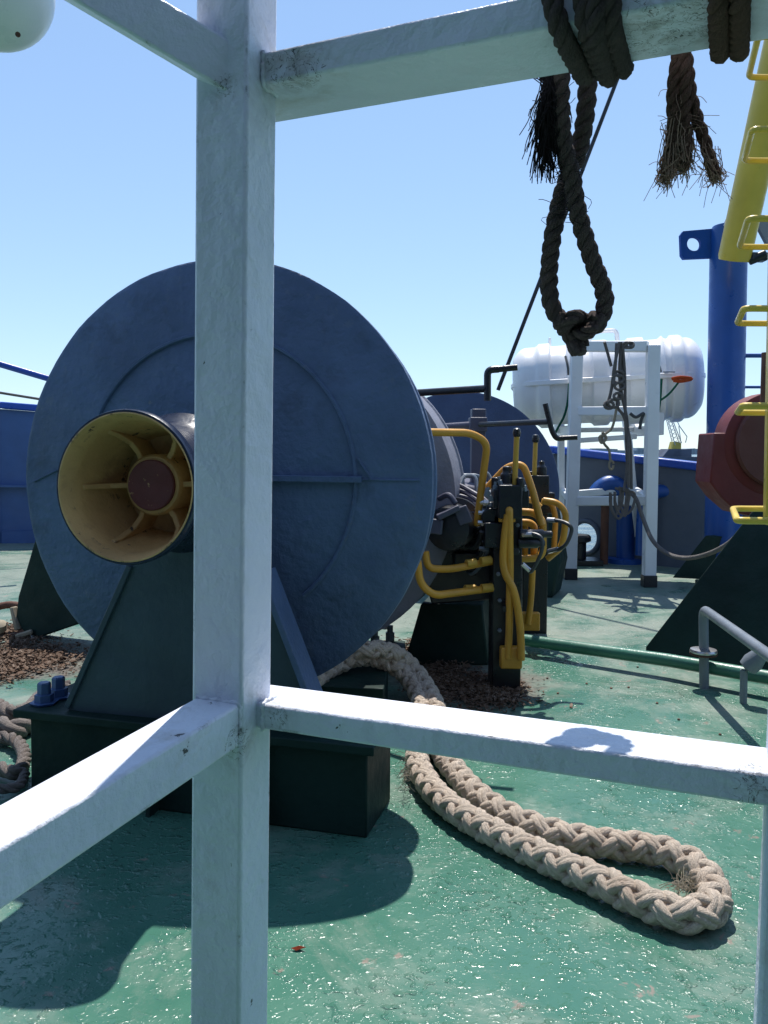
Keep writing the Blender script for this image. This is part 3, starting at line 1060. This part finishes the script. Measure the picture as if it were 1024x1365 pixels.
def wrap_pts(px, R, extra=0.0, lean=0.0):
    # loop around the rail section where its lower far edge is seen at column px
    best = None
    for i in range(400):
        q = RU_A + ru * (i * .0025)
        v = R3.transposed() @ (q - EYE)
        x = 512 + FPX * v.x / -v.z
        if best is None or abs(x - px) < best[0]:
            best = (abs(x - px), q)
    q = best[1]
    g = R * 1.05 + extra
    c = [q - BK * g + UP * g, q + BK * (.115 + g) + UP * g, q + BK * (.115 + g) - UP * (.041 + g), q - BK * g - UP * (.041 + g)]
    c = [c[0] - ru * lean, c[1], c[2] + ru * lean * .5, c[3]]
    return c


def wrap(m, px, R, pitch, extra=0, lean=0.0):
    c = wrap_pts(px, R, extra, lean)
    mid = (c[0] + c[1]) / 2
    f = fillet([mid] + c[1:] + [c[0], mid], .03, 6)
    twisted(m, f, R, pitch)


m = MB()
wrap(m, 750, .0115, .05, -.002, .014)
wrap(m, 782, .0115, .05, -.002, .004)
wrap(m, 797, .011, .05, .004, -.008)
wrap(m, 814, .0115, .05, -.002, -.002)
m.build('rail_wrap', M['darkrope'], hr, angle=80)
m = MB()
for k in range(240):
    s = HP(random.gauss(731, 9), random.uniform(85, 105))
    L = random.uniform(60, 150)
    x = random.gauss(729, 11)
    pts = [s]
    for j in range(1, 6):
        t = j / 5
        pts.append(HP(s.x * 0 + random.gauss(731, 1.5) + (x - 731) * t * 1.1 + random.gauss(0, 1.6), 95 + L * t) + V(0, random.uniform(-.012, .012), 0))
    m.tube(spline(pts, 3), .0007, 3)
for k in range(120):
    t0 = random.random()
    base = HP(747 + 20 * t0 ** 2, 100 + 190 * t0)
    pts = [base, base + V(random.gauss(-.008, .012), random.gauss(0, .01), random.uniform(-.02, .012))]
    pts.append(pts[-1] + V(random.gauss(-.004, .008), 0, random.uniform(-.015, .01)))
    m.tube(spline(pts, 3), .0005, 3)
m.build('frayed_strands', M['darkfibre'], hr)

# frayed brown rope end + its two wraps
fr_ = thing('frayed_rope', P(915, 60, .93), 'frayed brown rope end with unlaid strands hanging below the upper rail', 'rope')
m = MB()
FD = .985


def FP(x, y):
    return P(x, y, FD)


sA = spline([FP(905, 40), FP(903, 75), FP(898, 110), FP(897, 140), FP(898, 170), FP(893, 205), FP(888, 235)], 8)
sB = spline([FP(909, 40), FP(910, 80), FP(912, 120), FP(911, 160), FP(914, 190), FP(910, 225)], 8)
sC = spline([FP(911, 40), FP(917, 90), FP(921, 125), FP(930, 160), FP(942, 195), FP(950, 225), FP(957, 238)], 8)
twisted(m, sA, .0075, .05, 3)
twisted(m, sB, .0095, .05, 3)
twisted(m, sC, .0075, .05, 3)
m.build('strand', M['brownrope'], fr_, angle=80)
m = MB()
for path_, x1, y1, sx, cnt, rr in ((sA, 887, 238, 6, 150, 8), (sB, 909, 222, 7, 200, 10), (sC, 957, 240, 4, 80, 4)):
    for k in range(cnt):
        i = random.randint(int(len(path_) * .6), len(path_) - 3)
        s = path_[i] + V(random.gauss(0, .006), random.gauss(0, .006), 0)
        e = FP(random.gauss(x1, sx), random.gauss(y1, rr)) + V(0, random.gauss(0, .008), 0)
        mid = s.lerp(e, .55) + V(random.gauss(0, .005), random.gauss(0, .004), random.gauss(0, .006))
        m.tube(spline([s, mid, e], 4), .0005, 3)
for k in range(80):
    p0 = random.choice((sA, sB, sC))
    s = random.choice(p0[len(p0) // 3:])
    e = s + V(random.gauss(0, .016), random.gauss(0, .01), random.uniform(-.04, .01))
    m.tube(spline([s, s.lerp(e, .5) + V(random.gauss(0, .006), 0, .004), e], 4), .0004, 3)
m.build('frayed_strands', M['fibre'], fr_)
m = MB()
wrap(m, 958, .0105, .045)
wrap(m, 988, .0105, .045, 0.001)
m.build('rail_wrap', M['brownrope'], fr_, angle=80)

# black stay wire, blue and grey lines at the left
o = MB().tube([P(664, 520, 7.9), P(900, -95, 7.9)], .019, 8).build('stay_wire', M['wire'])
tag(o, 'thin black stay wire slanting up from the far drum past the hanging loop', 'wire')
o = MB().tube([P(-220, 420, 7.2), P(90, 512, 8.2)], .032, 10).build('blue_line', M['capblue'])
tag(o, 'dark blue taut line meeting the big drum at the far left', 'line')
o = MB().tube([P(-220, 488, 8.2), P(90, 538, 9.2)], .014, 8).build('grey_wire', M['greyrope'])
tag(o, 'thin grey wire below the blue line at the far left', 'wire')

# ------------------------------------------------------------------ life raft and rack
lf, rt = P(686, 517, 8.55), P(933, 503, 8.15)
ra = thing('life_raft_canister', (lf + rt) / 2, 'white ribbed life raft canister lying in the white rack', 'life raft')
ax = (rt - lf).normalized()
L = (rt - lf).length
rr_ = .405


def raft_prof(k):
    pr = []
    n = 90
    for i in range(n + 1):
        t = i / n
        s = t * L
        e = min(s, L - s)
        dome = .15
        r = rr_ * (1 - (1 - min(1, e / dome)) ** 2.4 * .28) if e < dome else rr_
        for c_, w_ in ((.17, .04), (.31, .012), (.47, .05), (.66, .05), (.80, .012), (.87, .035)):
            x = abs(t - c_) / w_
            if x < 1:
                r += .032 * min(1, (1 - x) * 5)
        pr.append((r, s))
    return pr


sh = MB().lathe(raft_prof(0), lf, ax, 56).build('shell', M['raft'], ra, angle=50)
m = MB()
side = ax.cross(UP).normalized()
up2 = side.cross(ax).normalized()
ring = []
for i in range(64):
    a = 2 * math.pi * i / 64
    cx, cy = math.cos(a), math.sin(a)
    ex = abs(cx) ** .45 * (1 if cx >= 0 else -1) * (L / 2 + .03)
    ey = abs(cy) ** .45 * (1 if cy >= 0 else -1) * (rr_ + .06)
    ring.append((lf + rt) / 2 + ax * ex + side * ey - up2 * .025)
m.prism(ring, up2 * .05)
m.build('seam_flange', M['raft'], ra, bevel=.008)
def raft_band(px, mat, name, w):
    t = (px - 686) / (933 - 686)
    m = MB().lathe([(rr_ + .022, t * L - w), (rr_ + .026, t * L), (rr_ + .022, t * L + w)], lf, ax, 48)
    return m.build(name, mat, ra)


g1 = [P(759, 505, 8.0), P(757, 535, 7.95), P(752, 555, 8.0), P(744, 570, 8.1), P(740, 578, 8.2)]
MB().tube(spline(g1, 6), .012, 8).build('green_lashing', M['greenline'], ra)
g2 = [P(882, 505, 7.7), P(880, 535, 7.7), P(876, 560, 7.8)]
MB().tube(spline(g2, 6), .012, 8).build('green_lashing', M['greenline'], ra)
MB().tube(spline([P(906, 508, 7.67), P(892, 525, 7.67), P(877, 536, 7.69)], 6), .010, 8).build('green_lashing', M['greenline'], ra)
MB().tube(spline([P(896, 505, 7.66), P(908, 503, 7.66), P(922, 505, 7.66), P(908, 508, 7.65), P(898, 507, 7.66)], 6), .017, 8).build('orange_strap', M['orange'], ra)
MB().tube(spline([P(754, 475, 8.02), P(757, 488, 7.95), P(758, 500, 7.95)], 6), .012, 6).build('lashing', M['hose'], ra)
MB().tube(spline([P(876, 478, 7.8), P(879, 488, 7.76), P(881, 496, 7.76)], 6), .012, 6).build('lashing', M['hose'], ra)
MB().bar(P(884, 496, 7.78), P(900, 496, 7.74), .02, .012).build('latch', M['grey'], ra)

rk = thing('raft_rack', G(812, 775), 'white welded steel rack on black feet holding the life raft canister', 'rack')


def wbar(a, b, wd=.09, ht=.09, name='rack_bar', up=UP, mat='white2'):
    return MB().bar(a, b, wd, ht, up).build(name, M[mat], rk, bevel=.01)


fl0, fr0_ = G(760, 772), G(865, 782)
dl, dr = fl0.y, fr0_.y
TOPL, TOPR = P(769, 462, dl), P(871, 460, dr)
wbar(fl0 + UP * .10, TOPL, .115, .09, 'leg', V(0, 1, 0))
wbar(fr0_ + UP * .10, TOPR, .115, .09, 'leg', V(0, 1, 0))
MB().bar(fl0, fl0 + UP * .11, .125, .11, V(0, 1, 0)).build('foot', M['black'], rk, bevel=.006)
MB().bar(fr0_, fr0_ + UP * .11, .125, .11, V(0, 1, 0)).build('foot', M['black'], rk, bevel=.006)
wbar(P(776, 462, dl), P(864, 462, dr), .09, .10)
wbar(P(770, 548, dl), P(865, 548, dr), .08, .085)
wbar(P(768, 668, dl), P(863, 667, dr), .08, .09)
# rear frame
bl, br = G(748, 752), G(852, 750)
rl = P(748, 590, bl.y - .2)
wbar(bl, P(748, 560, bl.y), .07, .07, 'leg', V(0, 1, 0))
wbar(br + UP * .08, P(833, 540, br.y - .25), .08, .07, 'leg', V(0, 1, 0))
MB().bar(br, br + UP * .09, .10, .09, V(0, 1, 0)).build('foot', M['black'], rk, bevel=.006)
wbar(P(750, 660, bl.y), P(845, 652, br.y), .07, .08)
wbar(P(844, 652, br.y), P(866, 668, dr), .07, .08)
wbar(P(752, 655, bl.y), P(763, 668, dl), .07, .07)
wbar(P(742, 574, 8.6), P(845, 572, 8.7), .07, .05)
wbar(P(760, 588, 8.2), P(848, 582, 8.25), .07, .05)
# cradle plates
for px in (752, 858):
    c = P(px, 560, 8.35)
    MB().prism([c + V(0, -.45, .06), c + V(0, -.25, -.06), c + V(0, .25, -.06), c + V(0, .5, .1), c + V(0, .5, -.16), c + V(0, -.45, -.16)], V(.06, 0, 0)).build('cradle', M['white2'], rk, bevel=.008)
m = MB()
m.tube(fillet([P(786, 462, 8.9), P(787, 442, 8.9), P(822, 440, 8.8), P(824, 462, 8.8)], .05), .025, 8)
m.build('top_hoop', M['white2'], rk)
wbar(P(733, 462, 8.9), P(733, 450, 8.9), .03, .03)

# grey rope bundle lashed on the rack
rb = thing('lashed_ropes', P(825, 560, 7.7), 'grey ropes knotted and hanging down the front of the raft rack', 'rope')
dd = dr - .16


def RP(x, y, k=0.0):
    return P(x, y, dd + k)


m = MB()
for pts in ([(826, 456), (819, 490), (815, 520), (808, 545)], [(828, 456), (826, 500), (830, 530), (836, 560), (838, 600), (838, 650)], [(830, 458), (833, 500), (834, 560), (836, 620), (832, 655)], [(827, 462), (829, 510), (823, 540), (832, 556), (840, 590), (842, 652)],
            [(815, 488), (810, 470), (806, 456)], [(822, 458), (821, 480), (818, 512)]):
    m.tube(spline([RP(x, y, random.uniform(-.05, .03)) for x, y in pts], 8), .014, 8)
for (x, y, r) in ((824, 505, 9), (826, 515, 8), (818, 538, 9), (824, 528, 7), (812, 540, 8), (836, 460, 6), (840, 460, 6), (826, 498, 6)):
    a0 = random.uniform(0, 3)
    m.tube([RP(x + r * math.cos(a0 + t * .5) * .8, y + r * math.sin(a0 + t * .5) * .6, -.04 + .01 * math.sin(t)) for t in range(14)], .013, 7)
m.build('rope_strand', M['greyrope'], rb)
m = MB()
for k in range(7):
    x0 = random.uniform(820, 838)
    y0 = 655 + random.uniform(0, 6)
    wdt, hgt = random.uniform(5, 11), random.uniform(12, 36)
    m.tube(spline([RP(x0 - wdt, y0), RP(x0 - wdt * .9, y0 + hgt * .6), RP(x0, y0 + hgt), RP(x0 + wdt * .8, y0 + hgt * .6), RP(x0 + wdt, y0 - 2), RP(x0, y0 - 6)], 8), .012, 7)
m.build('rope_coil', M['greyrope'], rb)
m = MB()
m.tube(spline([RP(822, 545, -.03), RP(816, 570, -.03), RP(803, 582, -.04), RP(806, 592, -.04), RP(812, 600, -.03), RP(814, 615, -.03)], 8), .012, 7)
m.tube(spline([RP(803, 576, -.05), RP(808, 584, -.05), RP(802, 590, -.05), RP(800, 582, -.05), RP(808, 580, -.05)], 8), .014, 7)
m.tube([RP(815 + 3 * math.cos(a * .5), 620 + 6 * math.sin(a * .5), -.03) for a in range(13)], .010, 7)
m.build('tan_line', M['tan'], rb)
MB().tube(spline([RP(840, 551, -.04), RP(848, 556, -.05), RP(858, 551, -.05), RP(855, 560, -.04), RP(853, 572, -.04)], 8), .014, 6).build('cloth_tie', M['hose'], rb)
o = MB().tube(spline([P(838, 655, 7.5), P(848, 665, 7.4), P(857, 690, 7.3), P(870, 720, 7.1), P(890, 738, 6.9), P(915, 744, 6.6), P(945, 738, 6.3), P(972, 724, 6.0), P(992, 704, 5.6), P(1012, 690, 5.3)], 8), .019, 10).build('drooping_hose', M['greyrope'])
tag(o, 'grey hose drooping from the raft rack to the green bracket', 'hose')

# vents, bitt, white plate by the bulwark
vt = thing('vent_pipe', G(832, 750), 'bright blue gooseneck vent pipe behind the lower rack bar', 'vent pipe')
c = G(832, 750)
dv = c.y
pp = [P(834, 752, dv), P(834, 690, dv), P(832, 664, dv), P(823, 648, dv), P(810, 646, dv), P(797, 656, dv), P(791, 672, dv)]
MB().tube(spline(pp, 8), .10, 20).build('vent_bend', M['blue'], vt)
MB().lathe([(.2, 0), (.2, .05), (.14, .055)], V(c.x, c.y, 0), UP, 20).build('vent_base', M['blue'], vt)
vt = thing('vent_pipe', G(893, 742), 'small blue bent vent pipe against the bulwark right of the rack', 'vent pipe')
dv = 8.85
pp = [P(872, 658, dv), P(878, 655, dv), P(888, 655, dv), P(895, 661, dv), P(897, 672, dv)]
MB().tube(spline([P(856, 740, dv), P(858, 690, dv), P(862, 664, dv)] + pp, 6), .075, 16).build('vent_bend', M['blue'], vt)
bt = thing('mooring_bitt', G(772, 748), 'low black mooring bitt in front of the round opening in the bulwark', 'bitt')
c = G(769, 752)
MB().lathe([(.10, 0), (.10, .24), (.15, .26), (.15, .31), (.13, .33)], V(c.x, c.y, 0), UP, 24).build('bollard', M['black'], bt)
MB().lathe([(.10, 0), (.10, .20), (.14, .22), (.14, .27), (.12, .29)], V(c.x - .4, c.y + .05, 0), UP, 24).build('bollard', M['black'], bt)
MB().box(V(c.x - .2, c.y, .03), (.9, .34, .06)).build('bitt_base', M['black'], bt, bevel=.006)
o = MB().tube([G(805, 752), P(807, 668, G(805, 752).y)], .045, 14).build('brown_pipe', M['rust'])
tag(o, 'short brown upright pipe beside the blue gooseneck vent', 'pipe')

# ------------------------------------------------------------------ crane pillar, boom, ladder
PD = 7.6
cp = thing('crane_pillar', G(965, 779), 'tall blue crane pillar with a pierced lug near its top', 'crane pillar')
b0_, t0_ = P(963, 778, PD), P(972, 300, PD)
b0_.z = 0
axp = (t0_ - b0_).normalized()
pl = (t0_ - b0_).length
rp_ = .165
MB().lathe([(rp_, 0), (rp_, pl - .06), (rp_ - .02, pl - .01), (rp_ - .06, pl)], b0_, axp, 40).build('column', M['blue'], cp)
MB().lathe([(.24, 0), (.24, .03), (.17, .035)], b0_, axp, 32).build('base_flange', M['green'], cp)
lug = [(957, 343), (912, 345), (908.5, 340), (907.5, 313), (911, 308), (957, 304)]
lp_ = [P(x, y, PD) for x, y in lug]
mb = pierced(lp_, [P(925.5 + 9.3 * math.cos(a), 325 + 9.3 * math.sin(a), PD) for a in [i * math.pi / 14 for i in range(28)]], V(0, .05, 0))
mb.build('lug', M['lug'], cp, smooth=False)
m = MB()
for (pts) in ([(941, 714), (952, 716), (934, 772), (897, 770)], ):
    m.prism([P(x, y, 7.35) for x, y in pts], V(.1, .06, 0))
m.build('foot_bracket', M['green'], cp)
m = MB()
m.tube(fillet([P(994, 474, PD), P(1030, 474, PD)], .01), .02, 8)
m.tube(fillet([P(994, 516, PD), P(1030, 516, PD)], .01), .013, 8)
m.build('cross_bar', M['blue'], cp)

cb = thing('crane_boom', P(980, 335, 7.1), 'yellow tubular crane boom rising to the upper right above the blue pillar', 'crane boom')
ba, bb = P(979, 345, 7.05), P(1068, -60, 6.3)
ad = (bb - ba).normalized()
MB().lathe([(.05, -.02), (.125, -.012), (.135, .02), (.135, (bb - ba).length)], ba, ad, 32).build('boom_tube', M['yellow2'], cb)
m = MB()
m.box(P(1010, 343, 7.0), (.14, .1, .07))
m.tube([P(998, 348, 7), P(1022, 338, 6.95)], .04, 10)
m.build('shackle', M['black'], cb, bevel=.01)
MB().prism([P(1008, 296, 7.4), P(1026, 290, 7.4), P(1026, 330, 7.4)], V(0, .05, 0)).build('hinge_plate', M['grey'], cb)
MB().prism([P(966, 300, 7.45), P(977, 276, 7.45), P(980, 300, 7.45)], V(0, .05, 0)).build('hinge_plate', M['grey'], cb)

ld = thing('ladder', P(1022, 690, 2.95), 'yellow rung ladder with U shaped steps at the right edge', 'ladder')
s0, s1 = P(1021, 700, 2.95), P(1034, 0, 2.95)
MB().prism([s0, s0 + V(.012, .05, 0), s0 + V(.09, .05, 0), s0 + V(.08, 0, 0)], s1 - s0).build('stringer', M['yellow2'], ld, bevel=.004)
g2_ = V(s0.x + .46, s0.y, 0)
MB().prism([g2_, g2_ + V(.01, .05, 0), g2_ + V(.09, .05, 0), g2_ + V(.08, 0, 0)], V(s1.x - s0.x, 0, s1.z)).build('stringer', M['yellow2'], ld, bevel=.004)
for (xf, yf, xn, yn) in ((998, 103, 1011, 48), (992, 214, 1003, 172), (986, 329, 998, 291), (983, 431, 992, 411), (983, 550, 990, 541), (977, 678, 983, 694)):
    f = P(xf, yf, 3.1)
    nn = P(xn, yn, 3.1)
    nn = EYE + (nn - EYE) * ((f.z - CAM_H) / (nn.z - CAM_H)) if abs(nn.z - CAM_H) > .15 else V(f.x - .03, f.y - .28, f.z)
    if nn.y > f.y - .1 or nn.y < 2.5:
        nn.y = f.y - .28
    nn.z = f.z
    m = MB().tube(fillet([V(f.x + .5, f.y, f.z), f, nn, V(f.x + .5, nn.y, f.z)], .03, 4), .0115, 10)
    m.build('rung', M['yellow2'], ld)

# red reel housing
rd = thing('red_reel', P(985, 690, 5.5), 'dark red steel reel with a guard shroud beside the blue pillar', 'reel')
rd.location.z = 0
q = [(952, 577), (981, 577), (990, 610), (1008, 632), (1030, 645), (1080, 650), (1080, 700), (1024, 693), (985, 684), (962, 664), (947, 643)]
MB().prism([P(x, y, 5.35) for x, y in q], V(0, .27, 0)).build('guard', M['red'], rd, bevel=.01)
rc = P(1040, 592, 5.3)
MB().lathe([(.05, 0), (.27, 0), (.285, .012), (.285, .04), (.27, .05)], rc, V(0, 1, 0), 48).build('reel_disc', M['brown'], rd)
MB().lathe([(.33, .06), (.345, .07), (.345, .25), (.33, .26), (.1, .27)], rc + V(0, -.02, 0), V(0, 1, 0), 48).build('reel_drum', M['red'], rd)
MB().box(V(rc.x + .05, rc.y + .15, rc.z / 2 - .15), (.16, .14, rc.z - .3)).build('reel_stand', M['red'], rd, bevel=.01)
MB().tube([P(1022, 470, 5.2), P(1020, 540, 5.2)], .03, 10).build('brown_rod', M['rust'], rd)

# green gusset plate, pipe on deck, bent stanchion, valve
o = MB().prism([G(861, 869), G(861, 869) + UP * .03, P(1001, 684, 4.85), P(1010, 676, 4.83), P(1100, 660, 4.6), P(1240, 660, 4.3), G(1240, 945), ], V(.02, .035, 0)).build('triangular_bracket', M['green'], bevel=.005)
tag(o, 'large dark green triangular steel bracket plate standing on deck at right', 'bracket')
o = MB().tube([P(690, 852, 4.98), P(890, 880, 4.45), P(1180, 930, 3.75)], .037, 14).build('deck_pipe', M['greenpipe'])
tag(o, 'green pipe running across the deck to the right edge', 'pipe')
st = thing('bent_stanchion', G(939, 917), 'grey bent pipe handle with a rusty collar standing on deck at right', 'handle')
sb = G(939, 917)
MB().tube(fillet([sb, P(938, 812, sb.y), G(1034, 880, P(938, 812, sb.y).z)], .06), .025, 14).build('bent_pipe', M['grey'], st)
cc = P(938, 868, sb.y)
MB().lathe([(.028, -.012), (.066, -.01), (.07, 0), (.066, .01), (.028, .014)], cc, UP, 24).build('collar', M['steel'], st)
MB().lathe([(.066, -.02), (.07, -.016), (.07, -.012), (.03, -.0115)], cc, UP, 24).build('rusty_washer', M['rust'], st)
vv = thing('small_valve', G(1000, 925), 'small grey valve fitting beside the bent pipe handle', 'valve')
d_ = 4.0
MB().lathe([(.02, 0), (.045, .01), (.05, .05), (.035, .11), (.02, .12)], P(995, 892, d_), V(.5, -.2, .7), 16).build('valve_cap', M['grey'], vv)
v0 = P(992, 893, d_)
MB().tube(fillet([V(v0.x, v0.y, 0), v0], .02), .018, 10).build('valve_stem', M['grey'], vv)

# white dome at the upper left
dm = thing('white_globe', P(-8, -14, 2.0), 'rounded white housing at the top left corner', 'lamp housing')
c = P(-8, -14, 2.0)
pr = [(.001, -.135)] + [(.138 * math.sin(R_(a)), -.135 * math.cos(R_(a))) for a in range(8, 92, 7)] + [(.138, .25), (.12, .27)]
MB().lathe(pr, c, UP, 48).build('housing', M['raft'], dm)
MB().tube([c + UP * .26, c + UP * 1.1], .025, 10).build('stem', M['white2'], dm)
MB().lathe([(.006, 0), (.006, .004)], P(24, 46, 1.885), V(0.3, -1, -.4), 8).build('screw', M['rust'], dm)

# ------------------------------------------------------------------ deck litter
def litter(name, label, spots, n):
    m = MB()
    for k in range(n):
        (x, y, sx, sy) = random.choice(spots)
        c = G(random.gauss(x, sx), random.gauss(y, sy))
        s = random.choice((.002, .003, .004, .005, .007, .009, .010, .013, .018)) * random.uniform(.7, 1.2)
        a = random.uniform(0, 6.28)
        u = V(math.cos(a), math.sin(a), random.uniform(-.5, .5)) * s
        v = V(-math.sin(a), math.cos(a), random.uniform(-.4, .4)) * s * random.uniform(.25, .9)
        c.z = random.uniform(.004, .026)
        up = V(0, 0, s * random.uniform(.04, .18))
        pts = [c - u - v * .6, c + u * .2 - v, c + u - v * .1, c + u * .5 + v, c - u * .6 + v * .8]
        m.prism([p + V(0, 0, random.uniform(-.003, .003)) for p in pts], up + V(0, 0, .002))
    o = m.build(name, M['flake'], smooth=False)
    tag(o, label, 'debris', kind='stuff')
    return o


litter('rust_flakes', 'brown rust flakes and dirt heaped round the winch control stand foot', [(610, 915, 26, 14), (640, 925, 30, 12), (590, 895, 16, 12), (665, 928, 18, 8), (575, 925, 10, 10), (540, 870, 25, 8)], 5500)
litter('dry_debris', 'brown dry debris scattered on the deck left of the winch pedestal', [(25, 865, 26, 12), (60, 878, 28, 10), (8, 890, 14, 10), (15, 845, 12, 5)], 4500)
m = MB()
for (x, y) in ((815, 918), (838, 917), (876, 938), (782, 912), (850, 890), (700, 1000), (756, 965), (960, 980), (905, 960), (730, 905), (744, 925)):
    c = G(x, y)
    m.lathe([(.003, 0), (.007, .002), (.006, .006), (.002, .008)], c, V(random.uniform(-.3, .3), random.uniform(-.3, .3), 1), 7)
o = m.build('pebbles', M['rust'])
tag(o, 'few dark rust crumbs lying on the sunny green deck', 'debris', kind='stuff')
lf_ = G(398, 1265, .004)
m = MB()
m.add([lf_ + V(-.02, 0, .002), lf_ + V(-.005, -.007, 0), lf_ + V(.02, -.002, .006), lf_ + V(.004, .008, .003), lf_ + V(0, 0, .008)], [(0, 1, 4), (1, 2, 4), (2, 3, 4), (3, 0, 4)])
m.f += [(0, 3, 2, 1)]
tag(m.build('dry_leaf', M['leaf'], smooth=False), 'tiny red brown dry leaf on the deck in front of the post', 'leaf')

# old rope coils and rusty ring at the left edge
orp = thing('old_rope', G(-20, 990), 'worn grey brown rope lying in loose turns at the left edge', 'rope')
m = MB()
twisted(m, spline([G(x, y, z) for x, y, z in ((-90, 940, .05), (-20, 935, .05), (15, 950, .06), (38, 945, .05), (60, 925, .05), (95, 915, .05))], 10), .034, .19)
twisted(m, spline([G(x, y, z) for x, y, z in ((-120, 1000, .04), (-30, 985, .04), (15, 985, .04), (32, 1005, .035), (22, 1030, .035), (-20, 1020, .04), (-80, 1040, .04))], 10), .026, .15)
twisted(m, spline([G(x, y, z) for x, y, z in ((-120, 965, .05), (-30, 962, .06), (18, 972, .05), (40, 965, .03))], 10), .042, .22)
twisted(m, spline([G(x, y, z) for x, y, z in ((-60, 1060, .03), (0, 1052, .03), (25, 1048, .03), (34, 1030, .03))], 10), .018, .11)
m.build('rope_turns', M['oldrope'], orp, angle=80)
rs = thing('rusty_shackle', G(8, 850), 'rusty iron shackle with pale lugs at the left edge', 'shackle')
c = G(10, 848)
ring = [c + V(.16 * math.cos(a), .05 * math.sin(a), .10 + .10 * math.sin(a)) for a in [i * math.pi / 16 for i in range(32)]]
MB().tube(ring, .025, 10, closed=True).build('bow', M['rust'], rs)
MB().lathe([(.02, 0), (.04, .01), (.04, .06), (.02, .07)], c + V(-.02, -.06, .05), V(.2, -.4, .8), 12).build('lug', M['tan'], rs)
MB().bar(c + V(.09, -.04, .05), c + V(.05, -.02, .2), .045, .03).build('lug', M['tan'], rs, bevel=.008)
MB().bar(c + V(.1, -.1, .02), c + V(.2, -.08, .05), .04, .03).build('lug', M['tan'], rs, bevel=.008)

# ------------------------------------------------------------------ distance
FD_ = 260.0


def far(px, py, d=FD_):
    return P(px, py, d)


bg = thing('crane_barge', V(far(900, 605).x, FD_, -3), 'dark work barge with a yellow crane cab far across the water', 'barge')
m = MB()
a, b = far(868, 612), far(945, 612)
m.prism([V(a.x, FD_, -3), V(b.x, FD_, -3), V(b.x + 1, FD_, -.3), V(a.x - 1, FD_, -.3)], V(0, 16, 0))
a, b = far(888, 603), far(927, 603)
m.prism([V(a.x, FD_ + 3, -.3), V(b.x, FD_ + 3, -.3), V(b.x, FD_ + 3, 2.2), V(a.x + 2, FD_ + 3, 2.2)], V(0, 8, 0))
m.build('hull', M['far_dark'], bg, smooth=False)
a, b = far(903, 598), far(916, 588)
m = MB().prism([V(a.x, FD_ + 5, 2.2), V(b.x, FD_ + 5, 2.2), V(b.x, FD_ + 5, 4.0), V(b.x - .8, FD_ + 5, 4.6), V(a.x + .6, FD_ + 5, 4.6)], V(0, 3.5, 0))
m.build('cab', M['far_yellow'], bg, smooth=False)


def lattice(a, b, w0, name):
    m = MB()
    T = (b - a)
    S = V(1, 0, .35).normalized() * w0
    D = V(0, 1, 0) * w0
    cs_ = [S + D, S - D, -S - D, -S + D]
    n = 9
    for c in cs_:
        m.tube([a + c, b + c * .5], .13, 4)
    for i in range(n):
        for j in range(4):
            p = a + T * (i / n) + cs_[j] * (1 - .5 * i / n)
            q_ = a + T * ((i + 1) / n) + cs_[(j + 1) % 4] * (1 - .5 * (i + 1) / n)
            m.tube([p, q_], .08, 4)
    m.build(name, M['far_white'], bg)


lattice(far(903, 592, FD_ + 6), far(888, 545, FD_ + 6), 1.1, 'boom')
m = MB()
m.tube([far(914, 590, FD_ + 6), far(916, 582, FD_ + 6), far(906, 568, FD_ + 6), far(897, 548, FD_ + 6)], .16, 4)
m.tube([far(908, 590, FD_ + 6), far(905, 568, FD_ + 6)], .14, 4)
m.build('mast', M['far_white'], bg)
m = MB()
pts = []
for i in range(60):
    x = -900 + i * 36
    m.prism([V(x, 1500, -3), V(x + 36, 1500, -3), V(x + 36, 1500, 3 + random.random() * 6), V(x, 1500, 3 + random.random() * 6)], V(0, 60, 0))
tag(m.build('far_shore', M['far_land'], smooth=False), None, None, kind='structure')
